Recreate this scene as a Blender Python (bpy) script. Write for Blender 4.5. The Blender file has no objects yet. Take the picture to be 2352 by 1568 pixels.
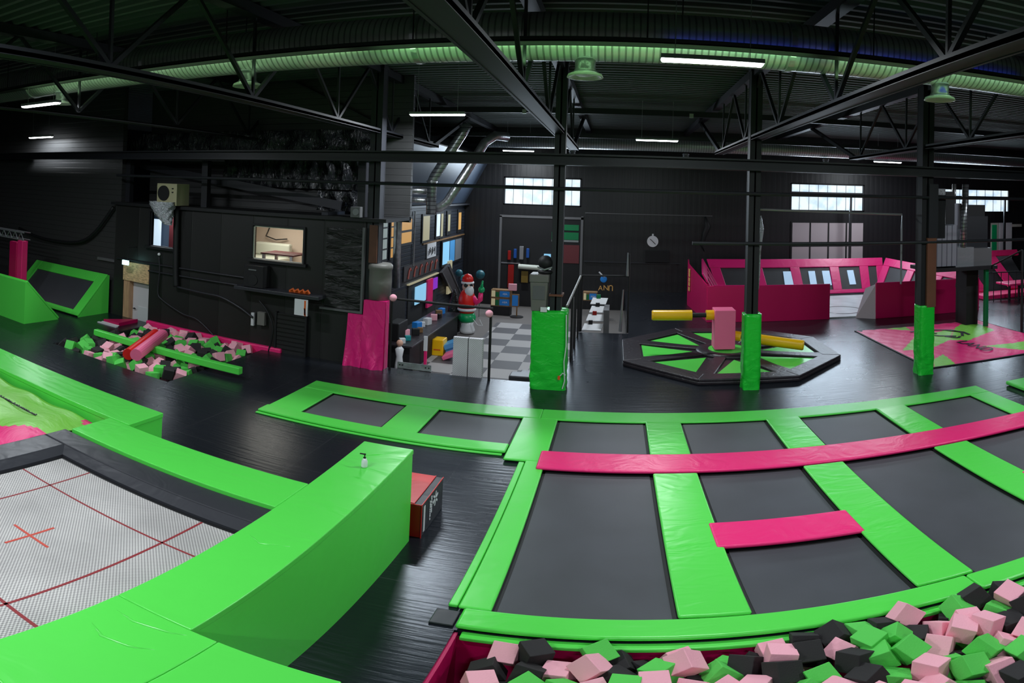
import bpy, math, random
from mathutils import Vector, Matrix, Euler
D = bpy.data; C = bpy.context.scene.collection
random.seed(7)
PI = math.pi
# ------------------------------------------------------------------ camera (a stitched panorama)
F = 1413.77; YAW, PITCH, ROLL, CY = -0.1706, 0.016, -0.0308, 418.32
cam = D.cameras.new('camera'); cam.type = 'PANO'
cam.panorama_type = 'EQUIRECTANGULAR'
cam.longitude_min = -1176 / F; cam.longitude_max = 1176 / F
cam.latitude_max = CY / F; cam.latitude_min = (CY - 1568) / F
cam.clip_start = 0.05; cam.clip_end = 200
camo = D.objects.new('camera', cam); C.objects.link(camo)
def cam_axis(d):
    cr, sr = math.cos(ROLL), math.sin(ROLL); d = (cr*d[0] + sr*d[2], d[1], -sr*d[0] + cr*d[2])
    cp, sp = math.cos(PITCH), math.sin(PITCH); d = (d[0], cp*d[1] - sp*d[2], sp*d[1] + cp*d[2])
    cy, sy = math.cos(YAW), math.sin(YAW); return Vector((cy*d[0] + sy*d[1], -sy*d[0] + cy*d[1], d[2]))
Rt, Up, Fw = cam_axis((1, 0, 0)), cam_axis((0, 0, 1)), cam_axis((0, 1, 0))
M = Matrix((Rt, Up, -Fw)).transposed().to_4x4(); M.translation = (0, 0, 5)
camo.matrix_world = M
bpy.context.scene.camera = camo
# ------------------------------------------------------------------ world, exposure
sc = bpy.context.scene
sc.view_settings.view_transform = 'Standard'; sc.view_settings.look = 'None'
sc.view_settings.exposure = 0.80; sc.view_settings.gamma = 1.0; sc.view_settings.use_curve_mapping = False
W = D.worlds.new('world'); sc.world = W; W.use_nodes = True
W.node_tree.nodes['Background'].inputs[0].default_value = (0.75, 0.85, 1.0, 1)
W.node_tree.nodes['Background'].inputs[1].default_value = 0.05
# ------------------------------------------------------------------ lamps (1.5 m LED battens at z = 7)
LED_POWER = 150.0
LED = [(1.33, 8.75), (-4.72, 15.5), (1.38, 21.8), (-4.75, 29.1), (13.3, 28.3), (-12.75, 9.3, 6.80), (-20.6, 15.1, 6.58),
       (7.9, 2.8), (-4.75, 2.4), (1.35, -3.6), (8.9, 8.6), (-10.9, -2.5), (-5.2, -7.5), (15.5, 15.5), (-17.0, 3.0)]
def area(name, loc, sx, sy, power, color, rot=(0, 0, 0)):
    l = D.lights.new(name, 'AREA'); l.shape = 'RECTANGLE'; l.size = sx; l.size_y = sy
    l.energy = power; l.color = color
    o = D.objects.new(name, l); C.objects.link(o); o.location = loc; o.rotation_euler = rot
    return o
for i, (x, y, *z_) in enumerate(LED):
    area('led_lamp', (x, y, (z_[0] if z_ else 6.95)-.02), 1.4, 0.13, LED_POWER*(.3 if y == 15.1 else 1), (0.87, 0.94, 1.0))
# daylight through the back wall windows
for wx, ww in ((-3.9, 4.1), (11.35, 4.2), (21.2, 4.5)):
    area('window_daylight', (wx, 31.35, 5.1), ww, 1.3, 160, (0.72, 0.86, 1.0), (-PI/2 + 0.25, 0, 0))
# coloured wash strips on the cable tray under the duct
area('green_wash_lamp', (-9.0, 9.35, 7.10), 9, 0.06, 11, (0.55, 1.0, 0.5), (PI - 0.75, 0, 0))
area('green_wash_lamp', (-.5, 9.35, 7.10), 7, 0.06, 12, (0.42, 1.0, 0.40), (PI - 0.75, 0, 0))
area('green_wash_lamp', (7.5, 9.35, 7.10), 8, 0.06, 12, (0.50, 1.0, 0.42), (PI - 0.75, 0, 0))

area('blue_wash_lamp', (4.0, 9.50, 7.44), 6.5, 0.03, 1.5, (0.01, 0.04, 1.0), (PI/2 + .05, 0, 0))

# ================================================================== materials
MATS = {}
def nt(name):
    m = D.materials.new(name); m.use_nodes = True; t = m.node_tree
    b = t.nodes['Principled BSDF']; MATS[name] = m
    return m, t, b
def node(t, typ, **kw):
    n = t.nodes.new(typ)
    for k, v in kw.items():
        if k.startswith('i_'): n.inputs[k[2:]].default_value = v
        else: setattr(n, k, v)
    return n
def mat(name, col, rough=0.5, metal=0.0, bump=0, bscale=4.0, stretch=(1, 1, 1), var=0.0, vscale=3.0, emit=None, es=0.0,
        coat=0.0, dist=0.0, spec=None, alpha=None, detail=4):
    m, t, b = nt(name); L = t.links.new
    b.inputs['Base Color'].default_value = (*col, 1); b.inputs['Roughness'].default_value = rough
    b.inputs['Metallic'].default_value = metal; b.inputs['Coat Weight'].default_value = coat
    b.inputs['Coat Roughness'].default_value = 0.12
    if spec is not None: b.inputs['Specular IOR Level'].default_value = spec
    if emit: b.inputs['Emission Color'].default_value = (*emit, 1); b.inputs['Emission Strength'].default_value = es
    if alpha is not None: b.inputs['Alpha'].default_value = alpha
    if bump or var:
        tc = node(t, 'ShaderNodeTexCoord'); mp = node(t, 'ShaderNodeMapping'); L(tc.outputs['Object'], mp.inputs[0])
        mp.inputs['Scale'].default_value = stretch
    if bump:
        n = node(t, 'ShaderNodeTexNoise'); n.inputs['Scale'].default_value = bscale; n.inputs['Detail'].default_value = detail
        n.inputs['Distortion'].default_value = dist; n.inputs['Roughness'].default_value = 0.5
        L(mp.outputs[0], n.inputs['Vector'])
        bp = node(t, 'ShaderNodeBump'); bp.inputs['Strength'].default_value = min(1, bump); bp.inputs['Distance'].default_value = 0.05 * max(1, bump)
        L(n.outputs['Fac'], bp.inputs['Height']); L(bp.outputs[0], b.inputs['Normal'])
    if var:
        n2 = node(t, 'ShaderNodeTexNoise'); n2.inputs['Scale'].default_value = vscale; n2.inputs['Detail'].default_value = 5
        L(mp.outputs[0], n2.inputs['Vector'])
        cr = node(t, 'ShaderNodeValToRGB'); L(n2.outputs['Fac'], cr.inputs[0])
        cr.color_ramp.elements[0].position = .3; cr.color_ramp.elements[1].position = .7
        cr.color_ramp.elements[0].color = (*[c*(1-var) for c in col], 1); cr.color_ramp.elements[1].color = (*[min(1, c*(1+var)) for c in col], 1)
        L(cr.outputs[0], b.inputs['Base Color'])
    return m
GREEN = (0.10, 0.75, 0.085); PINK = (0.90, 0.025, 0.19)
mat('green_vinyl', GREEN, 0.33, bump=0.2, bscale=1.0, stretch=(1, 1, 1), dist=1.2, detail=2)
mat('green_vinyl_cover', GREEN, 0.28, bump=0.22, bscale=1.3, stretch=(1, 2.2, 1), dist=1.3, detail=2)
mat('green_wrinkled', (0.015, 0.62, 0.04), 0.30, bump=.5, bscale=3, stretch=(1, 1, 1.8), dist=1.5)
mat('pink_vinyl', PINK, 0.33, bump=0.3, bscale=1.8, dist=1.5, detail=3)
mat('pink_wrinkled', (0.85, 0.02, 0.22), 0.3, bump=.8, bscale=2.2, stretch=(1.3, 1.3, .7), dist=2.0, detail=3)
mat('dark_pink_vinyl', (0.50, 0.002, 0.09), 0.4, bump=0.1, bscale=2)
mat('black_pad', (0.030, 0.031, 0.038), 0.42, bump=0.25, bscale=2.0, dist=1.5, detail=2)
mat('black_leather', (0.022, 0.017, 0.022), 0.38, bump=0.3, bscale=5.0, dist=1.0, detail=2)
mat('black_metal', (0.005, 0.0055, 0.007), 0.6)
mat('dark_steel', (0.016, 0.017, 0.022), 0.5)
mat('truss_steel', (0.010, 0.011, 0.015), 0.55)
mat('roof_deck', (0.075, 0.090, 0.085), 0.7)
mat('slope_panel', (0.05, 0.07, 0.105), 0.4)
mat('carpet_grey', (0.15, 0.135, 0.125), 0.8)
mat('stage_boards', (0.03, 0.03, 0.031), 0.5)
mat('black_matte', (0.006, 0.006, 0.007), 0.8)
mat('edge_black', (0.004, 0.004, 0.005), 0.6)
mat('rust_primer', (0.12, 0.045, 0.025), 0.6, var=.3, vscale=2)
mat('cardboard_brown', (0.16, 0.06, 0.032), 0.7, var=.12, vscale=1.5)
mat('galvanised', (0.55, 0.56, 0.58), 0.32, metal=0.9, bump=.25, bscale=8, var=.25, vscale=6)
mat('grey_duct', (0.30, 0.31, 0.33), 0.4, metal=0.4, bump=.3, bscale=3)
mat('diffuser_white', (0.55, 0.58, 0.5), 0.4)
mat('white_paint', (0.62, 0.63, 0.64), 0.45)
mat('white_plastic', (0.75, 0.76, 0.78), 0.3)
mat('grey_paint', (0.12, 0.12, 0.125), 0.5)
mat('bin_grey', (0.16, 0.155, 0.14), 0.5, bump=.3, bscale=3)
mat('osb', (0.62, 0.42, 0.22), 0.7, var=.35, vscale=9, stretch=(1, 1, 3))
mat('pine', (0.50, 0.30, 0.17), 0.6, var=.2, vscale=4, stretch=(6, 6, .6))
mat('door_grey', (0.62, 0.60, 0.62), 0.5)
mat('red_vinyl', (0.72, 0.012, 0.012), 0.35, bump=.1, bscale=3)
mat('red_dark', (0.30, 0.006, 0.004), 0.4)
mat('red_cloth', (0.75, 0.015, 0.01), 0.35)
mat('yellow_vinyl', (1.0, 0.56, 0.005), 0.35, bump=.1, bscale=3)
mat('foam_green', (0.10, 0.62, 0.09), 0.85, bump=.12, bscale=60)
mat('foam_pink', (0.95, 0.44, 0.53), 0.85, bump=.12, bscale=60)
mat('foam_black', (0.022, 0.020, 0.021), 0.85, bump=.12, bscale=60)
mat('light_pink_vinyl', (0.95, 0.17, 0.34), 0.4)
mat('led_panel', (1, 1, 1), 0.5, emit=(0.93, 0.97, 1.0), es=9)
mat('exit_lit', (0.3, 0.8, 0.75), 0.5, emit=(0.45, 1.0, 0.95), es=2.2)
mat('screen_blue', (0.1, 0.3, 0.5), 0.3, emit=(0.30, 0.62, 0.85), es=0.42)
mat('screen_purple', (0.1, 0.02, 0.2), 0.3, emit=(0.22, 0.03, 0.5), es=0.45)
mat('screen_white', (0.5, 0.5, 0.5), 0.3, emit=(0.62, 0.82, 1.0), es=0.45)
mat('light_blue', (0.10, 0.38, 0.75), 0.4)
mat('sign_blue', (0.02, 0.25, 0.75), 0.4)
mat('warm_pane', (0.4, 0.24, 0.08), 0.4, emit=(0.70, 0.36, 0.10), es=0.32)
mat('cool_pane', (0.3, 0.35, 0.35), 0.3, emit=(0.42, 0.50, 0.48), es=0.22)
mat('cream_pane', (0.3, 0.3, 0.2), 0.4, emit=(0.52, 0.45, 0.27), es=0.24)
mat('room_wall', (0.55, 0.46, 0.38), 0.8)
mat('orange', (0.75, 0.12, 0.01), 0.5)
mat('gold', (0.75, 0.42, 0.12), 0.5)
mat('teal', (0.02, 0.30, 0.33), 0.4)
mat('dark_red_wood', (0.12, 0.02, 0.025), 0.5)
mat('wood_brown', (0.22, 0.12, 0.05), 0.6, var=.25, vscale=5)
mat('skin', (0.75, 0.42, 0.30), 0.5)
mat('dark_green', (0.0, 0.16, 0.05), 0.5)
mat('santa_green', (0.0, 0.35, 0.11), 0.35)
mat('ac_cream', (0.42, 0.40, 0.24), 0.5)
mat('silver_foil', (0.50, 0.52, 0.56), 0.25, metal=.12, bump=1.6, bscale=7, dist=2)
mat('plastic_sheet', (0.014, 0.015, 0.019), 0.22, bump=2.0, bscale=2.2, stretch=(2.2, 2.2, .6), dist=2.5)
mat('black_cloth', (0.010, 0.011, 0.010), 0.45, bump=1.6, bscale=2.5, stretch=(.6, 1, 2.5), dist=2)
mat('pinkish_grey', (0.42, 0.36, 0.38), 0.6)
mat('dull_blue', (0.01, 0.07, 0.30), 0.4)
mat('candy', (0.40, 0.08, 0.06), 0.5)
mat('crane_yellow', (0.16, 0.10, 0.01), 0.6)
mat('cage_pink', (0.62, 0.008, 0.15), 0.38, bump=.25, bscale=2, dist=1)
mat('window_glare', (0.3, 0.4, 0.5), 0.2, emit=(0.42, 0.62, 0.85), es=0.33)  # glow imitates the windows mirrored in the cage
mat('dull_teal', (0.01, 0.10, 0.13), 0.4)
mat('graffiti', (0.035, 0.028, 0.03), 0.7)

def stripes_mat(name, col1, col2, axis, period, duty=.5, rough=.5, bump=.6, metal=0.0, soft=False, var=0.0):
    """horizontal or vertical cladding ribs along an object axis"""
    m, t, b = nt(name); L = t.links.new
    tc = node(t, 'ShaderNodeTexCoord'); sp = node(t, 'ShaderNodeSeparateXYZ'); L(tc.outputs['Object'], sp.inputs[0])
    mu = node(t, 'ShaderNodeMath', operation='MULTIPLY'); mu.inputs[1].default_value = 1.0/period; L(sp.outputs[axis], mu.inputs[0])
    fr = node(t, 'ShaderNodeMath', operation='FRACT'); L(mu.outputs[0], fr.inputs[0])
    cr = node(t, 'ShaderNodeValToRGB'); L(fr.outputs[0], cr.inputs[0])
    e = cr.color_ramp.elements
    e[0].position = 0; e[0].color = (1, 1, 1, 1); e[1].position = duty; e[1].color = (1, 1, 1, 1)
    for p, v in ((duty + .04, 0), (.96, 0), (1.0, 1)):
        n = e.new(min(p, 1)); n.color = (v, v, v, 1)
    mx = node(t, 'ShaderNodeMix', data_type='RGBA'); L(cr.outputs[0], mx.inputs[0])
    mx.inputs[6].default_value = (*col2, 1); mx.inputs[7].default_value = (*col1, 1)
    L(mx.outputs[2], b.inputs['Base Color'])
    bp = node(t, 'ShaderNodeBump'); bp.inputs['Strength'].default_value = bump; bp.inputs['Distance'].default_value = .03
    L(cr.outputs[0], bp.inputs['Height']); L(bp.outputs[0], b.inputs['Normal'])
    b.inputs['Roughness'].default_value = rough; b.inputs['Metallic'].default_value = metal
    return m
stripes_mat('wall_cladding', (0.011, 0.011, 0.013), (0.0095, 0.0095, 0.0115), 0, 0.30, .5, .42, .15)
stripes_mat('cladding_left', (0.042, 0.042, 0.043), (0.030, 0.030, 0.031), 2, 0.20, .9, .5, .5)
stripes_mat('panel_left', (0.0165, 0.016, 0.016), (0.009, 0.009, 0.009), 0, 1.2, .97, .5, .4)
stripes_mat('house_siding', (0.020, 0.025, 0.036), (0.004, 0.005, 0.008), 2, 0.16, .8, .4, .9)
stripes_mat('louvre', (0.016, 0.016, 0.017), (0.004, 0.004, 0.004), 2, 0.13, .7, .45, 1)
stripes_mat('duct_spiral', (0.50, 0.52, 0.50), (0.24, 0.25, 0.24), 0, 0.11, .72, .36, .9, metal=.55)
stripes_mat('duct_spiral_v', (0.42, 0.44, 0.46), (0.2, 0.2, 0.22), 2, 0.14, .72, .30, .9, metal=.85)
stripes_mat('ribbed_steel', (0.34, 0.35, 0.40), (0.17, 0.17, 0.21), 0, 0.22, .8, .35, .8, metal=.3)

def floor_mat():
    m, t, b = nt('floor_vinyl'); L = t.links.new
    tc = node(t, 'ShaderNodeTexCoord')
    n1 = node(t, 'ShaderNodeTexNoise'); n1.inputs['Scale'].default_value = .35; n1.inputs['Detail'].default_value = 6; L(tc.outputs['Object'], n1.inputs['Vector'])
    mp = node(t, 'ShaderNodeMapping'); mp.inputs['Scale'].default_value = (.7, 9, 1); L(tc.outputs['Object'], mp.inputs[0])
    n2 = node(t, 'ShaderNodeTexNoise'); n2.inputs['Scale'].default_value = 1.6; n2.inputs['Detail'].default_value = 6; n2.inputs['Distortion'].default_value = .0; L(mp.outputs[0], n2.inputs['Vector'])
    br = node(t, 'ShaderNodeTexBrick'); L(tc.outputs['Object'], br.inputs['Vector']); br.inputs['Scale'].default_value = 1.0
    br.offset = 0; br.inputs['Brick Width'].default_value = 2.5; br.inputs['Row Height'].default_value = 2.5; br.inputs['Mortar Size'].default_value = .008
    br.inputs['Color1'].default_value = (0.0085, 0.0105, 0.0150, 1); br.inputs['Color2'].default_value = (0.0115, 0.0135, 0.0185, 1); br.inputs['Mortar'].default_value = (0.03, 0.03, 0.035, 1)
    L(br.outputs['Color'], b.inputs['Base Color'])
    r = node(t, 'ShaderNodeMapRange'); r.inputs['To Min'].default_value = .22; r.inputs['To Max'].default_value = .33; L(n1.outputs['Fac'], r.inputs[0]); L(r.outputs[0], b.inputs['Roughness'])
    bp = node(t, 'ShaderNodeBump'); bp.inputs['Strength'].default_value = .28; bp.inputs['Distance'].default_value = .02; L(n2.outputs['Fac'], bp.inputs['Height']); L(bp.outputs[0], b.inputs['Normal']); b.inputs['Specular Tint'].default_value = (.78, .88, 1, 1)
floor_mat()
def weave_mat(name, c1, c2, scale, rough=.7, seam=None, bump=.3):
    m, t, b = nt(name); L = t.links.new
    tc = node(t, 'ShaderNodeTexCoord')
    ck = node(t, 'ShaderNodeTexChecker'); ck.inputs['Scale'].default_value = scale; L(tc.outputs['Object'], ck.inputs['Vector'])
    ck.inputs['Color1'].default_value = (*c1, 1); ck.inputs['Color2'].default_value = (*c2, 1)
    n1 = node(t, 'ShaderNodeTexNoise'); n1.inputs['Scale'].default_value = 1.3; n1.inputs['Detail'].default_value = 8; L(tc.outputs['Object'], n1.inputs['Vector'])
    mx = node(t, 'ShaderNodeMix', data_type='RGBA', blend_type='MULTIPLY'); mx.inputs[0].default_value = .6; L(ck.outputs['Color'], mx.inputs[6])
    r = node(t, 'ShaderNodeMapRange'); r.inputs['From Min'].default_value = .3; r.inputs['From Max'].default_value = .7; r.inputs['To Min'].default_value = .7; r.inputs['To Max'].default_value = 1.25
    L(n1.outputs['Fac'], r.inputs[0]); L(r.outputs[0], mx.inputs[7]); L(mx.outputs[2], b.inputs['Base Color'])
    b.inputs['Roughness'].default_value = rough
    if name == 'bed_black':
        b.inputs['Sheen Weight'].default_value = .25; b.inputs['Sheen Roughness'].default_value = .5
weave_mat('bed_black', (0.026, 0.028, 0.036), (0.042, 0.045, 0.056), 120, .48)
weave_mat('bed_white', (0.62, 0.60, 0.57), (0.27, 0.255, 0.25), 56, .7)
weave_mat('mesh_white', (0.72, 0.71, 0.73), (0.50, 0.49, 0.52), 34, .5)
weave_mat('dark_mesh', (0.02, 0.021, 0.024), (0.03, 0.03, 0.034), 80, .6)
weave_mat('white_court', (0.45, 0.48, 0.50), (0.5, 0.52, 0.54), 20, .4)
CKX, CKY = -1.187, 0.406
def checker_floor():
    m, t, b = nt('checker_carpet'); L = t.links.new
    tc = node(t, 'ShaderNodeTexCoord'); ck = node(t, 'ShaderNodeTexChecker'); ck.inputs['Scale'].default_value = 1.0
    L(tc.outputs['Object'], ck.inputs['Vector']); ck.inputs['Color1'].default_value = (0.36, 0.34, 0.33, 1); ck.inputs['Color2'].default_value = (0.082, 0.077, 0.080, 1)
    L(ck.outputs['Color'], b.inputs['Base Color']); b.inputs['Roughness'].default_value = .6
    mp = node(t, 'ShaderNodeMapping'); mp.inputs['Scale'].default_value = (1.01, .943, 0.001); mp.inputs['Location'].default_value = (CKX, CKY, .3)
    L(tc.outputs['Object'], mp.inputs[0]); L(mp.outputs[0], ck.inputs['Vector'])
checker_floor()
def window_mat():
    m, t, b = nt('window_pane'); L = t.links.new
    tc = node(t, 'ShaderNodeTexCoord'); n = node(t, 'ShaderNodeTexNoise'); n.inputs['Scale'].default_value = 2.0; n.inputs['Detail'].default_value = 5; L(tc.outputs['Object'], n.inputs['Vector'])
    cr = node(t, 'ShaderNodeValToRGB'); L(n.outputs['Fac'], cr.inputs[0])
    cr.color_ramp.elements[0].position = .35; cr.color_ramp.elements[0].color = (0.52, 0.72, 0.92, 1)
    cr.color_ramp.elements[1].position = .55; cr.color_ramp.elements[1].color = (0.80, 0.93, 1.0, 1)
    L(cr.outputs[0], b.inputs['Emission Color']); b.inputs['Emission Strength'].default_value = .60
    b.inputs['Base Color'].default_value = (.2, .2, .2, 1); b.inputs['Roughness'].default_value = .3
window_mat()
def bag_mat():   # printed cloth of the landing bags: torn pink and lime shards
    for nm, sc_, seed in (('airbag_print', .30, 3.0), ('bag_print', .22, 9.0)):
        m, t, b = nt(nm); L = t.links.new
        tc = node(t, 'ShaderNodeTexCoord'); mp = node(t, 'ShaderNodeMapping'); L(tc.outputs['Object'], mp.inputs[0])
        mp.inputs['Location'].default_value = (seed, seed*.7, 0); mp.inputs['Rotation'].default_value = (0, 0, .6); mp.inputs['Scale'].default_value = (1, .45, 1)
        v = node(t, 'ShaderNodeTexVoronoi', feature='F1', distance='MANHATTAN'); v.inputs['Scale'].default_value = sc_*3; L(mp.outputs[0], v.inputs['Vector'])
        sp = node(t, 'ShaderNodeSeparateColor'); L(v.outputs['Color'], sp.inputs[0])
        cr = node(t, 'ShaderNodeValToRGB'); cr.color_ramp.interpolation = 'CONSTANT'; L(sp.outputs[0], cr.inputs[0])
        cr.color_ramp.elements[0].color = (0.85, 0.02, 0.20, 1); cr.color_ramp.elements[1].position = .62; cr.color_ramp.elements[1].color = (0.22, 0.62, 0.07, 1)
        L(cr.outputs[0], b.inputs['Base Color']); b.inputs['Roughness'].default_value = .45
        n = node(t, 'ShaderNodeTexNoise'); n.inputs['Scale'].default_value = 1.6; n.inputs['Distortion'].default_value = 1.5; L(tc.outputs['Object'], n.inputs['Vector'])
        bp = node(t, 'ShaderNodeBump'); bp.inputs['Strength'].default_value = .6; bp.inputs['Distance'].default_value = .08; L(n.outputs['Fac'], bp.inputs['Height']); L(bp.outputs[0], b.inputs['Normal'])
bag_mat()
mat('bag_lime', (0.22, 0.62, 0.07), .45, bump=.6, bscale=1.6, dist=1.5)
mat('bag_pink', (0.85, 0.02, 0.20), .45, bump=.6, bscale=1.6, dist=1.5)
mat('print_black', (0.02, 0.02, 0.03), .5)
mat('red_line', (0.26, 0.02, 0.025), .6)
mat('red_tape', (0.55, 0.07, 0.045), .6)
mat('silver_sheen', (0.35, 0.36, 0.38), .3, metal=.6)

# ================================================================== mesh helpers
class MB:
    def __init__(s): s.v = []; s.f = []; s.m = []; s.cur = 0
    def add(s, vs, fs):
        b = len(s.v); s.v += [Vector(v) for v in vs]; s.f += [[b+i for i in f] for f in fs]; s.m += [s.cur]*len(fs); return s
    def box(s, x0, x1, y0, y1, z0, z1, M=None):
        vs = [Vector((x, y, z)) for x in (x0, x1) for y in (y0, y1) for z in (z0, z1)]
        if M is not None: vs = [M @ v for v in vs]
        return s.add(vs, [(0, 1, 3, 2), (4, 6, 7, 5), (0, 4, 5, 1), (2, 3, 7, 6), (0, 2, 6, 4), (1, 5, 7, 3)])
    def prism(s, pts, z0, z1):
        a = sum(p[0]*q[1]-q[0]*p[1] for p, q in zip(pts, pts[1:]+pts[:1]))
        if a < 0: pts = pts[::-1]
        n = len(pts); vs = [(p[0], p[1], z0) for p in pts] + [(p[0], p[1], z1) for p in pts]
        return s.add(vs, [tuple(range(n-1, -1, -1)), tuple(range(n, 2*n))] + [(i, (i+1) % n, n+(i+1) % n, n+i) for i in range(n)])
    def hull(s, A, B):      # loft between two same-length loops (lists of 3D points)
        n = len(A); return s.add(list(A)+list(B), [tuple(range(n-1, -1, -1)), tuple(range(n, 2*n))] + [(i, (i+1) % n, n+(i+1) % n, n+i) for i in range(n)])
    def slab(s, q, t):      # quad (4 3D points) thickened by vector t
        t = Vector(t); return s.hull([Vector(p) for p in q], [Vector(p)+t for p in q])
    def tube(s, pts, r, seg=10, cap=True):
        pts = [Vector(p) for p in pts]; n = len(pts); rr = r if isinstance(r, (list, tuple)) else [r]*n
        rings = []; up = None
        for i, p in enumerate(pts):
            d = (pts[min(i+1, n-1)] - pts[max(i-1, 0)]).normalized()
            if up is None:
                a = Vector((0, 0, 1)) if abs(d.z) < .9 else Vector((1, 0, 0)); up = d.cross(a).normalized()
            else: up = (up - d*up.dot(d)).normalized()
            w = d.cross(up); rings.append([p + (up*math.cos(2*PI*k/seg) + w*math.sin(2*PI*k/seg))*rr[i] for k in range(seg)])
        vs = [v for R_ in rings for v in R_]; fs = []
        for i in range(n-1):
            for k in range(seg): fs.append((i*seg+k, i*seg+(k+1) % seg, (i+1)*seg+(k+1) % seg, (i+1)*seg+k))
        if cap: fs.append(tuple(range(seg-1, -1, -1))); fs.append(tuple((n-1)*seg+k for k in range(seg)))
        return s.add(vs, fs)
    def beam(s, a, b, w, h):   # rectangular bar between two points, h measured vertically
        a, b = Vector(a), Vector(b); d = (b-a).normalized(); side = d.cross(Vector((0, 0, 1)))
        side = Vector((1, 0, 0)) if side.length < 1e-3 else side.normalized(); up = side.cross(d).normalized()
        L = lambda p: [p+side*w/2+up*h/2, p-side*w/2+up*h/2, p-side*w/2-up*h/2, p+side*w/2-up*h/2]
        return s.hull(L(a), L(b))
    def lathe(s, prof, c=(0, 0, 0), seg=24, M=None):
        vs = []; c = Vector(c)
        for r, z in prof:
            for k in range(seg):
                v = Vector((r*math.cos(2*PI*k/seg), r*math.sin(2*PI*k/seg), z))
                if M is not None: v = M @ v
                vs.append(v + c)
        fs = [(i*seg+k, i*seg+(k+1) % seg, (i+1)*seg+(k+1) % seg, (i+1)*seg+k) for i in range(len(prof)-1) for k in range(seg)]
        if prof[0][0] > 1e-4: fs.append(tuple(range(seg-1, -1, -1)))
        if prof[-1][0] > 1e-4: fs.append(tuple((len(prof)-1)*seg+k for k in range(seg)))
        return s.add(vs, fs)
    def ball(s, c, r, seg=14, rings=9, sc=(1, 1, 1)):
        c = Vector(c); vs = []; fs = []
        for i in range(rings+1):
            a = PI*i/rings
            for k in range(seg):
                vs.append(c + Vector((r*sc[0]*math.sin(a)*math.cos(2*PI*k/seg), r*sc[1]*math.sin(a)*math.sin(2*PI*k/seg), r*sc[2]*math.cos(a))))
        for i in range(rings):
            for k in range(seg): fs.append((i*seg+k, (i+1)*seg+k, (i+1)*seg+(k+1) % seg, i*seg+(k+1) % seg))
        return s.add(vs, fs)
    def build(s, name, mt, parent=None, bevel=0, smooth=False, seg=2, subdiv=0, sub_simple=0):
        org = Vector((0, 0, 0)); p = parent
        if parent is not None:
            while p is not None: org += Vector(p.location); p = p.parent
            off = org; loc = Vector((0, 0, 0))
        else:
            xs = [v.x for v in s.v]; ys = [v.y for v in s.v]; zs = [v.z for v in s.v]
            off = Vector(((min(xs)+max(xs))/2, (min(ys)+max(ys))/2, min(zs))); loc = off
        me = D.meshes.new(name); me.from_pydata([tuple(v-off) for v in s.v], [], s.f)
        for mm in (mt if isinstance(mt, (list, tuple)) else [mt]): me.materials.append(MATS[mm])
        if any(s.m):
            for pl, mi in zip(me.polygons, s.m): pl.material_index = mi
        if smooth:
            for pl in me.polygons: pl.use_smooth = True
        me.validate(); me.update()
        o = D.objects.new(name, me); C.objects.link(o); o.location = loc
        if parent is not None: o.parent = parent
        if bevel:
            b = o.modifiers.new('bevel', 'BEVEL'); b.width = bevel; b.segments = seg; b.limit_method = 'ANGLE'; b.angle_limit = .6
            if smooth or seg > 2:
                for pl in me.polygons: pl.use_smooth = True
                b.harden_normals = True
        if subdiv:
            m_ = o.modifiers.new('sub', 'SUBSURF'); m_.levels = subdiv; m_.render_levels = subdiv
        return o
def B(*a, **k): return MB().box(*a, **k)
def tag(o, label, cat, group=None, kind=None):
    o['label'] = label; o['category'] = cat
    if group: o['group'] = group
    if kind: o['kind'] = kind
    return o
def struct(o, label=None):
    o['kind'] = 'structure'
    if label: o['label'] = label
    return o
def thing(name, label, cat, loc, group=None):
    o = D.objects.new(name, None); C.objects.link(o); o.location = loc; o.empty_display_size = .2
    return tag(o, label, cat, group)
def kids(o): return [c for c in C.objects if c.parent == o]
def dup(root, loc, label=None, rotz=None):
    def cp(o, par):
        c = o.copy(); C.objects.link(c); c.parent = par
        for g in kids(o): cp(g, c)
        return c
    r = cp(root, None); r.location = loc
    if label: r['label'] = label
    if rotz is not None: r.rotation_euler = (0, 0, rotz)
    return r
def text(name, body, size, mt, M, parent=None, ext=.004):
    c = D.curves.new(name, 'FONT'); c.body = body; c.size = size; c.extrude = ext; c.align_x = 'CENTER'; c.align_y = 'CENTER'
    tmp = D.objects.new(name, c); C.objects.link(tmp)
    dg = bpy.context.evaluated_depsgraph_get(); dg.update()
    me = D.meshes.new_from_object(tmp.evaluated_get(dg)); D.objects.remove(tmp)
    me.materials.clear(); me.materials.append(MATS[mt]); me.transform(M)
    org = Vector((0, 0, 0)); p = parent
    while p is not None: org += Vector(p.location); p = p.parent
    me.transform(Matrix.Translation(-org))
    o = D.objects.new(name, me); C.objects.link(o)
    if parent is not None: o.parent = parent
    return o
def basis(o, x, y, z=None):      # matrix with text x and y axes at origin o
    x = Vector(x).normalized(); y = Vector(y).normalized(); z = x.cross(y)
    m = Matrix((x, y, z)).transposed().to_4x4(); m.translation = o; return m

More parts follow.
